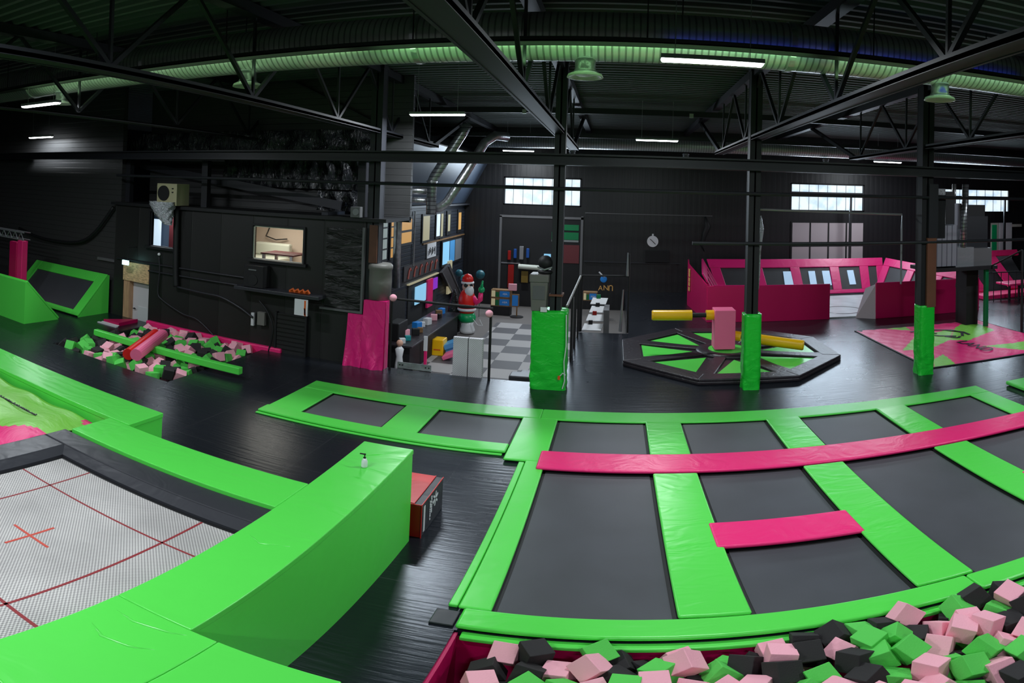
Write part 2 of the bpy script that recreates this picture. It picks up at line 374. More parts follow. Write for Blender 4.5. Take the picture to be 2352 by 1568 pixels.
# ================================================================== SETTING
fl = MB()
for r in ((-30, -1.35, -9, 5.62), (6.6, 30, -9, 5.62), (-1.35, 6.6, -9, 2.6), (-30, 30, 5.62, 11.1), (-30, -14.2, 11.1, 15.45), (-9.7, 30, 11.1, 15.45),
          (-5.95, 30, 15.45, 15.62), (-1.25, 30, 15.62, 21.9), (0.55, 30, 21.9, 31.8)):
    fl.box(r[0], r[1], r[2], r[3], -1.2, 0)
struct(fl.build('floor', 'floor_vinyl'), 'black vinyl covered raised deck floor')
struct(MB().box(-5.2, -1.25, 15.5, 27.4, -1.1, -1.0).box(-7.2, -5.2, 15.5, 21.02, -1.1, -1.0).build('floor_lower', 'checker_carpet'), 'lower floor of light and dark grey checkered carpet tiles')
struct(MB().box(-8.3, -5.2, 21.02, 31.8, -1.2, -1.005).box(-8.3, -7.2, 15.5, 21.02, -1.2, -1.005).box(-5.2, .8, 27.4, 31.8, -1.2, -1.005).box(-1.25, .8, 15.5, 27.4, -1.2, -1.005).build('floor_lower_plain', 'carpet_grey'), 'plain grey carpet around the checkered tiles')
# pit bottoms
struct(B(-14.3, -9.2, 11.0, 15.5, -1.3, -1.2).build('floor_left_pit', 'black_matte')); struct(B(-1.4, 6.7, 2.5, 5.7, -1.3, -1.2).build('floor_front_pit', 'black_matte'))
cw = MB(); cw.box(-32, 32, -9, 32.5, 8.5, 8.6)
y = -8.9
while y < 32:
    cw.hull([(-32, y, 8.5), (-32, y+.05, 8.40), (-32, y+.15, 8.40), (-32, y+.20, 8.5)], [(32, y, 8.5), (32, y+.05, 8.40), (32, y+.15, 8.40), (32, y+.20, 8.5)]); y += .34
struct(cw.build('ceiling', 'roof_deck'), 'black corrugated steel roof deck')
def wall_with_holes(name, x0, x1, z0, z1, yf, th, holes, mt, label=None):
    m = MB(); hs = sorted(holes); x = x0
    for hx0, hx1, hz0, hz1 in hs:
        m.box(x, hx0, yf, yf+th, z0, z1)
        if hz0 > z0: m.box(hx0, hx1, yf, yf+th, z0, hz0)
        if hz1 < z1: m.box(hx0, hx1, yf, yf+th, hz1, z1)
        x = hx1
    m.box(x, x1, yf, yf+th, z0, z1)
    return struct(m.build(name, mt), label)
BY = 31.75
WIN = [(-5.9, -1.82, 4.36, 5.78), (9.2, 13.5, 4.41, 5.86), (18.6, 23.55, 4.40, 5.80)]
wall_with_holes('wall_back', -30, 32, -1.2, 8.5, BY, .3, [WIN[0], (9.2, 13.5, 4.41, 5.86), WIN[2], ], 'wall_cladding', 'black clad back wall')
# big doorway is left uncut: a black sheet stands for the dark hall
for i, (a, b, c, d) in enumerate(WIN):
    wt = D.objects.new('window_%d' % (i+1), None); C.objects.link(wt); wt.location = ((a+b)/2, BY, c); wt['kind'] = 'structure'
    wt['label'] = 'frosted strip window high in the back wall'
    m = MB(); m.box(a, b, BY+.1, BY+.14, c, d); m.build('pane', 'window_pane', wt)
    m = MB()
    for k in (0, 1): m.box(a-.02+k*(b-a-.06), a+.08+k*(b-a-.06), BY+.0, BY+.12, c, d)
    m.box(a, b, BY, BY+.12, c-.03, c+.04); m.box(a, b, BY, BY+.12, d-.04, d+.03)
    m.box(a, b, BY+.02, BY+.12, c+(d-c)*.64, c+(d-c)*.64+.09)
    m.build('window_frame', 'dark_steel', wt)
    m = MB(); n = 7
    for k in range(1, n+1): m.box(a+(b-a)*k/(n+1)-.012, a+(b-a)*k/(n+1)+.012, BY+.07, BY+.1, c, d)
    m.build('glazing_bar', 'silver_sheen', wt)
# side and rear walls of the hall (mostly out of view)
struct(B(-30.3, -30, -9, 32, -1.2, 8.5).build('wall_left', 'wall_cladding')); struct(B(31, 31.3, -9, 32, -1.2, 8.5).build('wall_right', 'wall_cladding'))
struct(B(-30, 31, -9.3, -9, -1.2, 8.5).build('wall_front', 'wall_cladding'))
# black building at the left: face at Y = 15.4
LY = 15.45
wall_with_holes('wall_stage', -16.3, -6.62, -1.2, 4.06, LY, .15, [(-15.78, -14.52, -1.0, 2.04), (-14.66, -13.33, 2.74, 3.92), (-10.28, -8.54, 2.74, 3.74)][:1] +
    [(-14.52, -13.33, 2.74, 3.92), (-10.28, -8.54, 2.74, 3.74)], 'panel_left', 'black panelled wall with door and two inner windows')
struct(B(-30, -16.3, LY+.25, LY+.45, -1.2, 8.5).build('wall_stage_end', 'cladding_left'), 'black boarded wall left of the stage building')
struct(B(-16.35, -6.0, LY+1.8, LY+1.95, 4.0, 8.5).build('wall_stage_top', 'cladding_left'))
struct(B(-16.45, -6.0, LY-.12, LY+1.9, 4.06, 4.16).build('trim_1', 'black_metal'), 'ledge on top of the stage wall')
# rooms behind the two inner windows
struct(MB().box(-12.6, -8.4, 18.6, 18.7, 1.9, 4.0).box(-12.7, -12.6, LY+.15, 18.6, 1.9, 4).build('wall_party_room_back', 'room_wall'), 'beige back wall of the room behind the lit inner window')
struct(MB().box(-8.5, -8.4, LY+.15, 18.6, 1.9, 4).build('wall_party_room_right', 'room_wall'))
struct(B(-12.6, -8.4, LY+.15, 18.6, 1.8, 1.9).build('floor_party_room', 'room_wall')); struct(B(-12.7, -8.4, LY+.15, 18.7, 3.95, 4.05).build('ceiling_party_room', 'room_wall'))
area('party_room_lamp', (-10.6, 17.2, 3.9), 1.5, 1.0, 26, (1.0, 0.95, 0.82))
struct(B(-17.4, -13.2, 17.5, 17.6, 2.0, 4.0).build('wall_office_back', 'slope_panel'), 'blue grey wall of the office behind the small window'); struct(B(-13.2, -13.1, LY+.15, 17.6, 2, 4).build('wall_office_right', 'grey_paint'))
struct(B(-17.4, -13.1, LY+.15, 17.6, 1.9, 2.0).build('floor_office', 'grey_paint'))
area('office_lamp', (-14.9, 16.6, 3.85), .9, .8, 15, (0.85, 0.93, 1.0))
def win_frame(n, x0, x1, z0, z1, mt='black_metal', w=.06):
    o = D.objects.new('window_%d' % n, None); C.objects.link(o); o.location = ((x0+x1)/2, LY, z0); o['kind'] = 'structure'
    m = MB(); m.box(x0-w, x0, LY-.06, LY+.1, z0-w, z1+w); m.box(x1, x1+w, LY-.06, LY+.1, z0-w, z1+w); m.box(x0, x1, LY-.06, LY+.1, z1, z1+w); m.box(x0-.15, x1+.15, LY-.14, LY+.1, z0-w-.03, z0)
    m.build('window_frame', mt, o)
    m = MB(); m.box(x0+.0, x0+.035, LY-.01, LY+.05, z0, z1); m.box(x1-.035, x1, LY-.01, LY+.05, z0, z1); m.box(x0, x1, LY-.01, LY+.05, z1-.035, z1); m.box(x0, x1, LY-.01, LY+.05, z0, z0+.02)
    m.build('sash', 'diffuser_white' if n == 5 else 'dark_steel', o); return o
win_frame(4, -14.52, -13.33, 2.74, 3.92); win_frame(5, -10.28, -8.54, 2.74, 3.74)
# office screen and blind seen through window 4
t = tag(B(-16.05, -15.62, 17.15, 17.2, 2.0, 3.52).build('monitor', 'screen_white'), 'bright screen seen through the small inner window', 'screen')
t = tag(B(-15.0, -14.55, 16.95, 17.0, 2.0, 3.95).build('curtain', 'dark_red_wood'), 'dull red hanging at the right of the office window', 'curtain')
# party room furniture
t = thing('dining_table', 'dark red slatted table seen through the inner window', 'table', (-9.9, 16.6, 1.9))
tb = MB()
for k in range(7): tb.box(-10.5, -9.3, 16.2+k*.13, 16.30+k*.13, 2.80, 2.84)
tb.build('tabletop', 'dark_red_wood', t)
for x in (-10.4, -9.4):
    for yy in (16.25, 17.0): B(x-.04, x+.04, yy-.04, yy+.04, 1.9, 2.80).build('leg', 'white_paint', t)
t = thing('sofa', 'cream sofa behind the slatted table in the inner room', 'sofa', (-11.2, 18.0, 1.9))
B(-12.0, -10.6, 17.5, 18.3, 1.9, 2.5).build('seat', 'diffuser_white', t, bevel=.06); B(-12.0, -10.6, 18.15, 18.4, 2.5, 2.95).build('backrest', 'diffuser_white', t, bevel=.06)
tag(MB().tube([(-11.7, 18.6, 3.45), (-11.75, 18.45, 3.15), (-11.3, 18.4, 3.05), (-10.9, 18.5, 3.1)], .022, 8).build('wall_hook_rail', 'black_metal'), 'thin dark curved rail on the beige room wall', 'rail')
t = thing('small_cabinet', 'low pale cabinet at the left inside the lit inner room', 'cabinet', (-12.2, 17.2, 1.9))
B(-12.5, -11.95, 17.0, 17.4, 1.9, 2.75).build('body', 'diffuser_white', t); B(-12.4, -12.05, 16.98, 17.0, 2.0, 2.6).build('door', 'white_paint', t)
# door niche with OSB panel
do = D.objects.new('door_1', None); C.objects.link(do); do.location = (-15.15, LY, -1); do['kind'] = 'structure'; do['label'] = 'grey door in a bare pine frame under an unpainted board panel'
B(-15.78, -14.52, LY-.03, LY+.05, 1.37, 2.04).build('board_panel', 'osb', do)
B(-15.78, -15.48, LY+.02, LY+.35, -1.0, 1.38).build('pine_post', 'pine', do)
B(-15.48, -14.52, LY+.22, LY+.30, -1.0, 1.38).build('door_leaf', 'door_grey', do)
B(-15.2, -14.6, LY+.20, LY+.22, -1.0, .45).build('lower_door_panel', 'white_paint', do)
MB().tube([(-15.38, LY+.24, .35), (-15.38, LY+.15, .35), (-15.28, LY+.15, .35)], .02, 8).build('door_handle', 'black_metal', do)
struct(B(-15.8, -14.5, LY+.5, LY+.6, -1.2, 2.1).build('trim_2', 'black_matte'))

# structural steel ------------------------------------------------------------
def column(x, y, z0, z1, w, label, mt='dark_steel', split=None):
    t = thing('steel_column', label, 'column', (x, y, z0), 'steel columns in a row under the cross beam')
    h = w/2; f = .035
    m = MB(); m.box(x-h, x+h, y-h, y-h+f, z0, z1); m.box(x-h, x+h, y+h-f, y+h, z0, z1); m.box(x-.02, x+.02, y-h, y+h, z0, z1)
    m.box(x-h+.005, x+h-.005, y-h+(.002 if mt == 'black_metal' else .02), y+h-.02, z0, z1)
    m.build('shaft', mt, t)
    B(x-h-.02, x+h+.02, y-h-.02, y+h+.02, z1-.12, z1-.04).build('cap_plate', mt, t)
    return t
c1 = column(-1.44, 15.4, 0, 8.4, .28, 'grey black steel column rising from the widest green pad, beside the grey bin')
c2 = column(3.48, 15.4, 0, 8.4, .30, 'black steel column in front of the octagon sweeper game', 'black_metal')
c3 = column(8.42, 15.4, 0, 8.4, .36, 'steel column with a brown board, in front of the pink and lime airbag', 'black_metal')
c4 = column(-6.42, 15.62, -1, 8.4, .34, 'dark steel column at the right corner of the stage building', 'dark_steel')
B(8.42-.04, 8.67, 15.12, 15.2, 2.0, 3.98).build('cladding_board', 'cardboard_brown', c3)
B(8.40, 8.70, 15.1, 15.2, 3.98, 5.5).build('cladding_board', 'dark_steel', c3)
B(-6.5, -6.27, 15.40, 15.45, 2.95, 3.98).build('cladding_board', 'rust_primer', c4)
B(-1.6, -1.26, 15.2, 15.6, 2.42, 2.47).build('base_collar', 'cardboard_brown', c1)
# beams
tag(MB().box(-30, 14.5, 15.17, 15.21, 5.70, 5.98).box(-30, 14.5, 15.0, 15.38, 5.94, 5.98).box(-30, 14.5, 15.0, 15.38, 5.70, 5.74).build('cross_beam', 'dark_steel'), 'long dark steel beam crossing the whole row of columns', 'beam')
for zz, x0, x1, lab in ((5.12, -16.0, 14, 'thin black pipe running just above eye level between the columns'), (3.86, 1.9, 14.0, 'thin black pipe running in front of the garage door')):
    tag(MB().tube([(x0, 15.15, zz), (x1, 15.15, zz)], .045, 8).build('support_pipe', 'dark_steel'), lab, 'pipe')
tag(MB().tube([(3.7, 15.9, 4.72), (7.95, 15.9, 4.62), (7.95, 15.9, 4.1), (7.95, 15.9, 2.6)], .03, 8).build('conduit', 'silver_sheen'), 'thin pale conduit bending down beside the brown boarded column', 'conduit')
def truss(x, label, y0=-8.5, y1=21.0, mt='truss_steel'):
    t = thing('roof_truss', label, 'truss', (x, y0, 6.5), 'roof trusses over the columns')
    hh = 6.5 if x < -10 else 6.60; m = MB(); m.box(x-.16, x+.16, y0, y1, 6.46 if x < -10 else 6.50, 6.51 if x < -10 else 6.56); m.box(x-.16, x-.12, y0, y1, 6.49, hh+.01); m.box(x+.12, x+.16, y0, y1, 6.49, hh+.01); m.build('lower_chord', mt, t)
    m = MB(); m.box(x-.13, x+.13, y0, 31.7, 8.16, 8.38); m.build('upper_chord', mt, t)
    y = y0; k = 0
    while y < y1-1.0:
        MB().beam((x, y, 6.6), (x, y+1.8, 8.2), .07, .07).build('diagonal', mt, t)
        MB().beam((x, y+3.6, 6.6), (x, y+1.8, 8.2), .07, .07).build('diagonal', mt, t)
        MB().beam((x, y+3.6, 6.6), (x, y+3.6, 8.2), .05, .05).build('upright', mt, t)
        y += 3.6
    MB().beam((x, y1-.1, 6.6), (x, y1+5, 8.2), .12, .12).build('end_strut', mt, t)
    return t
for x, lab in ((-11.45, 'roof truss nearest the left edge'), (-6.45, 'roof truss over the corner of the stage building'), (-1.5, 'roof truss over the widest green pad'),
               (3.5, 'roof truss over the octagon sweeper game'), (8.45, 'roof truss over the brown boarded column')):
    truss(x, lab + ', dark steel with diagonals')
for yy, lab in ((22.0, 'roof purlin just behind the truss ends'), (25.0, 'roof purlin above the far duct'), (30.9, 'roof purlin against the back wall')):
    tag(B(-9, 30, yy, yy+.12, 7.9 if yy < 24 else 7.3, 8.1 if yy < 24 else 7.45).build('purlin', 'dark_steel'), lab, 'beam')

# ================================================================== HVAC
t = thing('spiral_duct', 'huge spiral duct under the roof, running the full width above the lamps', 'duct', (-1, 10.0, 7.2))
MB().tube([(-30, 10.0, 7.62), (30, 10.0, 7.62)], .42, 40).build('pipe', 'duct_spiral', t, smooth=True)
for x in (-22, -14, -9.5, -3.4, 2.8, 9.2, 15):
    MB().tube([(x-.05, 10.0, 7.62), (x+.05, 10.0, 7.62)], .44, 40).build('joint_band', 'galvanised', t, smooth=False)
for x in (-19, -11.8, -7, 1.0, 6.8, 12.2):
    MB().tube([(x, 10.0, 8.0), (x, 10.0, 8.5)], .012, 6).build('hanger_rod', 'black_metal', t)
ct = thing('cable_tray', 'black perforated cable tray hanging in front of the huge duct', 'tray', (0, 9.35, 7.3))
m = MB(); m.box(-24, 24, 9.20, 9.5, 7.34, 7.36); m.box(-24, 24, 9.2, 9.215, 7.34, 7.42); m.box(-24, 24, 9.485, 9.5, 7.34, 7.42)
m.build('tray', 'black_metal', ct)
for k in range(-6, 7):
    MB().tube([(k*3.7+.4, 9.35, 7.4), (k*3.7+.4, 9.35, 8.5)], .012, 6).build('hanger_rod', 'black_metal', ct)
m = MB()
for k in range(6): m.tube([(-24+j*2.0, 9.27+k*.03+random.uniform(-.01, .01), 7.375+random.uniform(0, .02)) for j in range(25)], .012, 5)
m.build('cables', 'edge_black', ct)
def diffuser(x, y, z, lab, s=1.0):
    t = thing('ceiling_diffuser', lab, 'air diffuser', (x, y, z), 'round air diffusers hanging from ducts')
    MB().lathe([(.28*s, .05*s), (.30*s, .0), (.27*s, 0.0), (.18*s, .03*s), (.10*s, .02*s), (0.0, .02*s)], (x, y, z), 28).build('disc', 'diffuser_white', t, smooth=True)
    MB().lathe([(.28*s, .05*s), (.20*s, .09*s), (.17*s, .14*s), (.17*s, .36*s)], (x, y, z), 24).build('neck', 'galvanised', t, smooth=True)
    MB().lathe([(.19*s, .30*s), (.19*s, .34*s)], (x, y, z), 24).build('collar', 'grey_duct', t)
    return t
for x, lab in ((-12.75, 'round diffuser beside the leftmost ceiling lamp'), (-6.92, 'round diffuser hanging in front of the dark truss, second from the left'),
               (-.57, 'round diffuser hanging near the centre of the big duct'), (5.76, 'round diffuser hanging at the right of the big duct')):
    diffuser(x, 10.0, 6.92, lab)
t = thing('spiral_duct', 'thinner spiral duct far back under the roof', 'duct', (5, 27, 7))
MB().tube([(-5.9, 27, 7.25), (24, 27, 7.25)], .27, 24).build('pipe', 'duct_spiral', t, smooth=True)
for x, lab in ((3.0, 'small far diffuser left of the black column'), (9.5, 'small far diffuser between the two right columns'), (-2.0, 'small far diffuser beside the central column')):
    diffuser(x, 27, 6.62, lab, .8)
# two slanted ducts dropping to the house front
t = thing('slanted_duct', 'galvanised duct slanting down from the roof, left of the pair', 'duct', (-6.2, 20, 4.2), 'pair of slanted ducts')
MB().tube([(-5.0, 20, 7.25), (-5.2, 20, 6.9), (-6.13, 20, 5.42), (-6.2, 20, 5.25), (-6.2, 20, 4.15)], .17, 18).build('pipe', 'duct_spiral_v', t, smooth=True)
MB().tube([(-6.2, 20, 5.25), (-6.2, 20, 5.3)], .19, 18).build('joint_band', 'galvanised', t)
t = thing('slanted_duct', 'galvanised duct slanting down from the far duct, right of the pair', 'duct', (-5.9, 20.4, 4.3), 'pair of slanted ducts')
MB().tube([(-3.9, 21.5, 6.95), (-4.3, 21.2, 6.97), (-4.6, 20.9, 6.7), (-5.0, 20.6, 5.9), (-5.75, 20.4, 4.6), (-6.0, 20.4, 4.4), (-6.4, 20.4, 4.3)], .16, 18).build('pipe', 'galvanised', t, smooth=True)
t = thing('vertical_duct', 'shiny elbow duct dropping in front of the house windows', 'duct', (-7.5, 20.3, 1.5))
MB().tube([(-6.3, 20.2, 4.95), (-7.1, 20.2, 4.95), (-7.35, 20.2, 4.85), (-7.45, 20.2, 4.6), (-7.45, 20.2, 1.5)], .14, 18).build('pipe', 'galvanised', t, smooth=True)
MB().tube([(-6.3, 20.2, 4.62), (-7.0, 20.2, 4.62), (-7.2, 20.2, 4.5)], .10, 14).build('branch', 'galvanised', t, smooth=True)
t = thing('pipe_elbow', 'grey flexible duct curling behind the corner column', 'duct', (-7.9, 20.2, 4.3))
MB().tube([(-8.5, 20.1, 4.42), (-8.0, 20.1, 4.45), (-7.75, 20.1, 4.7), (-7.6, 20.1, 5.0)], .12, 14).build('pipe', 'grey_duct', t, smooth=True)
# LED battens
def batten(x, y, lab, z0=6.95):
    t = thing('led_batten', lab, 'ceiling lamp', (x, y, z0), 'white LED battens under the roof')
    MB().box(x-.76, x+.76, y-.09, y+.09, z0+.04, z0+.11).build('housing', 'grey_duct', t, bevel=.01)
    MB().hull([(x-.75, y-.08, z0+.04), (x+.75, y-.08, z0+.04), (x+.75, y+.08, z0+.04), (x-.75, y+.08, z0+.04)], [(x-.73, y-.06, z0+.005), (x+.73, y-.06, z0+.005), (x+.73, y+.06, z0+.005), (x-.73, y+.06, z0+.005)]).build('diffuser', 'led_panel', t)
    for s_ in (-.55, .55): MB().tube([(x+s_, y, z0+.10), (x+s_, y, 8.5)], .006, 5).build('suspension_wire', 'silver_sheen', t)
LL = ['widest batten lamp, nearest, over the octagon game side', 'batten lamp above the slanted ducts', 'short looking batten lamp left of the black column', 'far batten lamp above the left window',
      'farthest right batten lamp near the cross beam', 'batten lamp touching the leftmost diffuser', 'small far batten lamp over the left wall']
for i, (x, y, *z_) in enumerate(LED):
    if i < len(LL): batten(x, y, LL[i], z_[0] if z_ else 6.95)
    else: batten(x, y, 'batten lamp outside the picture, over ' + ['the right of the court', 'the white trampoline', 'the viewing side', 'the far right lamp row', 'the left of the viewing side', 'the rear of the hall', 'the pink airbag side', 'the landing bag'][i-len(LL)])

# ================================================================== TRAMPOLINE COURT
def pad(name, x0, x1, y0, y1, z0, z1, mt, label, bevel=.03, group=None, cat='safety pad'):
    m = MB(); nx = max(1, int((x1-x0)/.5)); ny = max(1, int((y1-y0)/.5))
    m.box(x0, x1, y0, y1, z0, z1)
    o = m.build(name, mt, bevel=bevel, seg=3)
    return tag(o, label, cat, group)
KX = [-6.164 + 2.541*k for k in range(6)]; BW = 1.808
def bed(x0, x1, y0, y1, label, group='black trampoline beds of the big court'):
    t = thing('trampoline_bed', label, 'trampoline', ((x0+x1)/2, (y0+y1)/2, 0), group)
    B(x0+.05, x1-.05, y0+.05, y1-.05, .012, .022).build('jumping_mat', 'bed_black', t)
    m = MB()
    for r in ((x0-.04, x0+.05, y0-.04, y1+.04), (x1-.05, x1+.04, y0-.04, y1+.04), (x0, x1, y0-.04, y0+.05), (x0, x1, y1-.05, y1+.04)): m.box(*r, .004, .016)
    m.build('edging', 'edge_black', t)  # black strip stands in for the shadow gap between mat and pads
    return t
yB, yF1, yOb, yOf1, yPb, yPf, yFi, yFo = 12.80, 11.24, 13.41, 10.84, 10.95, 10.17, 5.98, 5.61
bed(KX[0], KX[0]+BW, yF1, yB, 'black trampoline bed at the far left tip of the green court')
bed(KX[1], KX[1]+BW, yF1, yB, 'black trampoline bed second from the left tip, back row')
for k, w in ((2, 'just left of the first short green bridge pad, back row'), (3, 'in front of the black column, back row'), (4, 'third behind the long pink strip, back row'), (5, 'at the far right of the back row')):
    bed(KX[k], KX[k]+BW, yPb, yB, 'black trampoline bed ' + w)
bed(KX[2], KX[2]+BW, yFi, yPf, 'longest black trampoline bed at the left of the front row')
bed(KX[3], KX[3]+BW, 8.28, yPf, 'small black trampoline bed between the pink strip and the short pink pad')
bed(KX[3], KX[3]+BW, yFi, 7.56, 'black trampoline bed in front of the short pink pad')
bed(KX[4], KX[4]+BW, yFi, yPf, 'long black trampoline bed right of the short pink pad')
bed(KX[5], KX[5]+BW, 8.28, yPf, 'small black trampoline bed under the right end of the pink strip')
bed(KX[5], KX[5]+BW, yFi, 7.56, 'black trampoline bed cut off by the lower right edge')
G = 'green_vinyl'; T0, T1 = .02, .07
pad('court_pad', -6.93, -1.45, yB, yOb, T0, T1, G, 'long thin green pad along the back left edge of the court')
pad('court_pad', -1.45, 8.92, yB, yOb, T0, T1, G, 'long thin green pad along the back right edge of the court')
pad('court_pad', -6.93, -6.16, yF1, yB, T0, T1, G, 'green pad across the far left tip of the court')
pad('court_pad', -6.96, -1.83, yOf1, yF1, T0, T1+.01, G, 'thin green pad along the near side of the two left beds')
pad('court_ledge', -6.96, -1.88, yOf1-.08, yOf1+.0, 0, .03, G, 'lower green lip under the near side of the left pads', .012)
pad('court_pad', KX[0]+BW, KX[1], yF1, yB, T0, T1, G, 'wide green bridge pad between the two left beds')
pad('court_pad', KX[1]+BW, KX[2], yPb-.42, yB, T0, T1, G, 'green bridge pad at the left end of the pink strip, back row', .04)
for k, w in ((2, 'short green bridge pad behind the middle of the pink strip, wrinkled'), (3, 'short green bridge pad in front of the black column'), (4, 'short green bridge pad nearest the right corner, back row')):
    pad('court_pad', KX[k]+BW, KX[k+1], yPb+.04, yB, T0, T1+.02, 'green_vinyl_cover', w, .06)
pad('court_pad', KX[5]+BW, 8.92, yPb-.4, yB, T0, T1, G, 'green pad closing the right end of the back row')
pad('pink_strip', -1.2, 8.95, yPf, yPb, .05, .12, 'pink_vinyl', 'long pink strip pad crossing the whole court', .045)
pad('court_pad', -1.42, KX[2], yFi+.02, yPf+.36, T0, T1, G, 'long green pad down the left side of the front row')
pad('court_ledge', -1.53, -1.43, yFi+.06, yPf+.32, .0, .05, G, 'narrow green lip beside the long left pad', .015)
for k, w in ((2, 'long green bridge pad nearest the camera, left of the short pink pad'), (3, 'long green bridge pad right of the short pink pad'), (4, 'long green bridge pad cut by the right edge of the photo')):
    pad('court_pad', KX[k]+BW, KX[k+1], yFi+.02, yPf-.04, T0+.02, T1+.03, 'green_vinyl_cover', w, .06)
pad('pink_pad', KX[3]-.10, KX[3]+BW+.06, 7.56, 8.28, .05, .115, 'pink_vinyl', 'short bright pink pad between two small front beds', .04)
pad('pink_pad', KX[5]-.10, KX[5]+BW+.06, 7.56, 8.28, .05, .115, 'pink_vinyl', 'short pink pad just entering at the right edge', .04)
pad('court_pad', -1.35, 3.86, yFo, yFi, T0, T1+.02, 'green_vinyl_cover', 'long green pad edging the near foam pit', .045)
pad('court_pad', 3.87, 9.0, yFo, yFi, T0, T1+.02, 'green_vinyl_cover', 'green pad edging the right part of the near foam pit', .045)
pad('court_ledge', -1.28, 2.45, yFo-.10, yFo+.02, -.07, -.01, G, 'lower green lip over the left half of the near foam pit', .018)
pad('court_ledge', 2.47, 9.0, yFo-.10, yFo+.02, -.07, -.01, G, 'lower green lip over the right half of the near foam pit', .018)
pad('court_pad', 9.72, 12.5, 12.2, 13.2, T0, T1+.05, G, 'green pad corner alone at the right edge beyond the court')
tag(MB().box(-1.62, -1.38, 5.66, 5.95, .0, .03).build('floor_flap', 'black_pad', bevel=.01), 'small dark floor flap at the near left corner of the court', 'mat')

# ================================================================== FOAM PITS
def pitwall(name, label, boxes, mt):
    m = MB()
    for b in boxes: m.box(*b)
    return struct(m.build(name, mt), label)
pitwall('wall_front_pit', 'dark pink cloth lining of the near foam pit', [(-1.35, -1.31, 2.6, 5.6, -1.2, -.02), (-1.31, 6.6, 5.56, 5.6, -1.2, -.07)], 'dark_pink_vinyl')
pitwall('wall_left_pit', 'lining of the far left foam pit', [(-14.2, -14.16, 11.1, 15.45, -1.2, -.01), (-9.74, -9.7, 11.1, 15.45, -1.2, -.01), (-14.2, -9.7, 11.1, 11.14, -1.2, -.01)], 'black_matte')
tag(B(-14.45, -9.1, 15.28, 15.44, -.35, .12).build('pit_edge_pad', 'pink_vinyl', bevel=.04, seg=3), 'long pink pad along the wall behind the far foam pit', 'safety pad')
def foam(x0, x1, y0, y1, s, z, seed, groups, clip=None, rows=2, push=.98, zslope=0):
    rnd = random.Random(seed); P = []
    sp = s*(1.08 if rows > 1 else 1.02)
    for lay in range(rows):
        nx = int((x1-x0-s)/sp); ny = int((y1-y0-s)/sp)
        for i in range(nx+1):
            for j in range(ny+1):
                x = x0+s*.62+(i+(.5 if lay else 0))*(x1-x0-s*1.24)/max(1, nx); y = y0+s*.62+(j+(.5 if lay else 0))*(y1-y0-s*1.24)/max(1, ny)
                x += rnd.uniform(-.3, .3)*s; y += rnd.uniform(-.3, .3)*s
                if x > x1-s*.6 or y > y1-s*.6 or x < x0+s*.6 or y < y0+s*.6: continue
                if clip and not clip(x, y): continue
                if lay and rnd.random() < .35: continue
                P.append([x, y, z + (x-x0)*zslope - lay*s*.85 + rnd.uniform(-.38, .42)*s*(1 if lay == 0 else .4), lay])
    for it in range(14):
        for a in range(len(P)):
            A = P[a]
            for b in range(a+1, len(P)):
                Bq = P[b]; dx = A[0]-Bq[0]
                if abs(dx) > s*1.1: continue
                dy = A[1]-Bq[1]
                if abs(dy) > s*1.1: continue
                dz = A[2]-Bq[2]; d = math.sqrt(dx*dx+dy*dy+dz*dz)+1e-6
                if d < s*push:
                    f = (s*push-d)/d*.25
                    A[0] += dx*f; A[1] += dy*f; A[2] += dz*f*.5; Bq[0] -= dx*f; Bq[1] -= dy*f; Bq[2] -= dz*f*.5
        for A in P:
            A[0] = min(max(A[0], x0+s*.62), x1-s*.62); A[1] = min(max(A[1], y0+s*.62), y1-s*.62)
    last = None; out = []
    for A in P:
        k = rnd.choice('gpbgppb' if A[3] == 0 else 'bbgp')
        if k == last and rnd.random() < .3: k = rnd.choice('gpb')
        last = k
        rot = (rnd.gauss(0, .33), rnd.gauss(0, .33), rnd.uniform(0, PI/2))
        if rnd.random() < .25: rot = (rnd.uniform(.4, .8), rnd.uniform(-.3, .3), rnd.uniform(0, PI*2))
        out.append((Vector(A[:3])-Vector((0, 0, 0)), rot, k, s))
    return out
def in_frame(p):
    d = camo.matrix_world.inverted() @ p; x = 1176 + F*math.atan2(d.x, -d.z); y = CY - F*math.asin(d.y/d.length)
    return -40 < x < 2392 and y < 1608
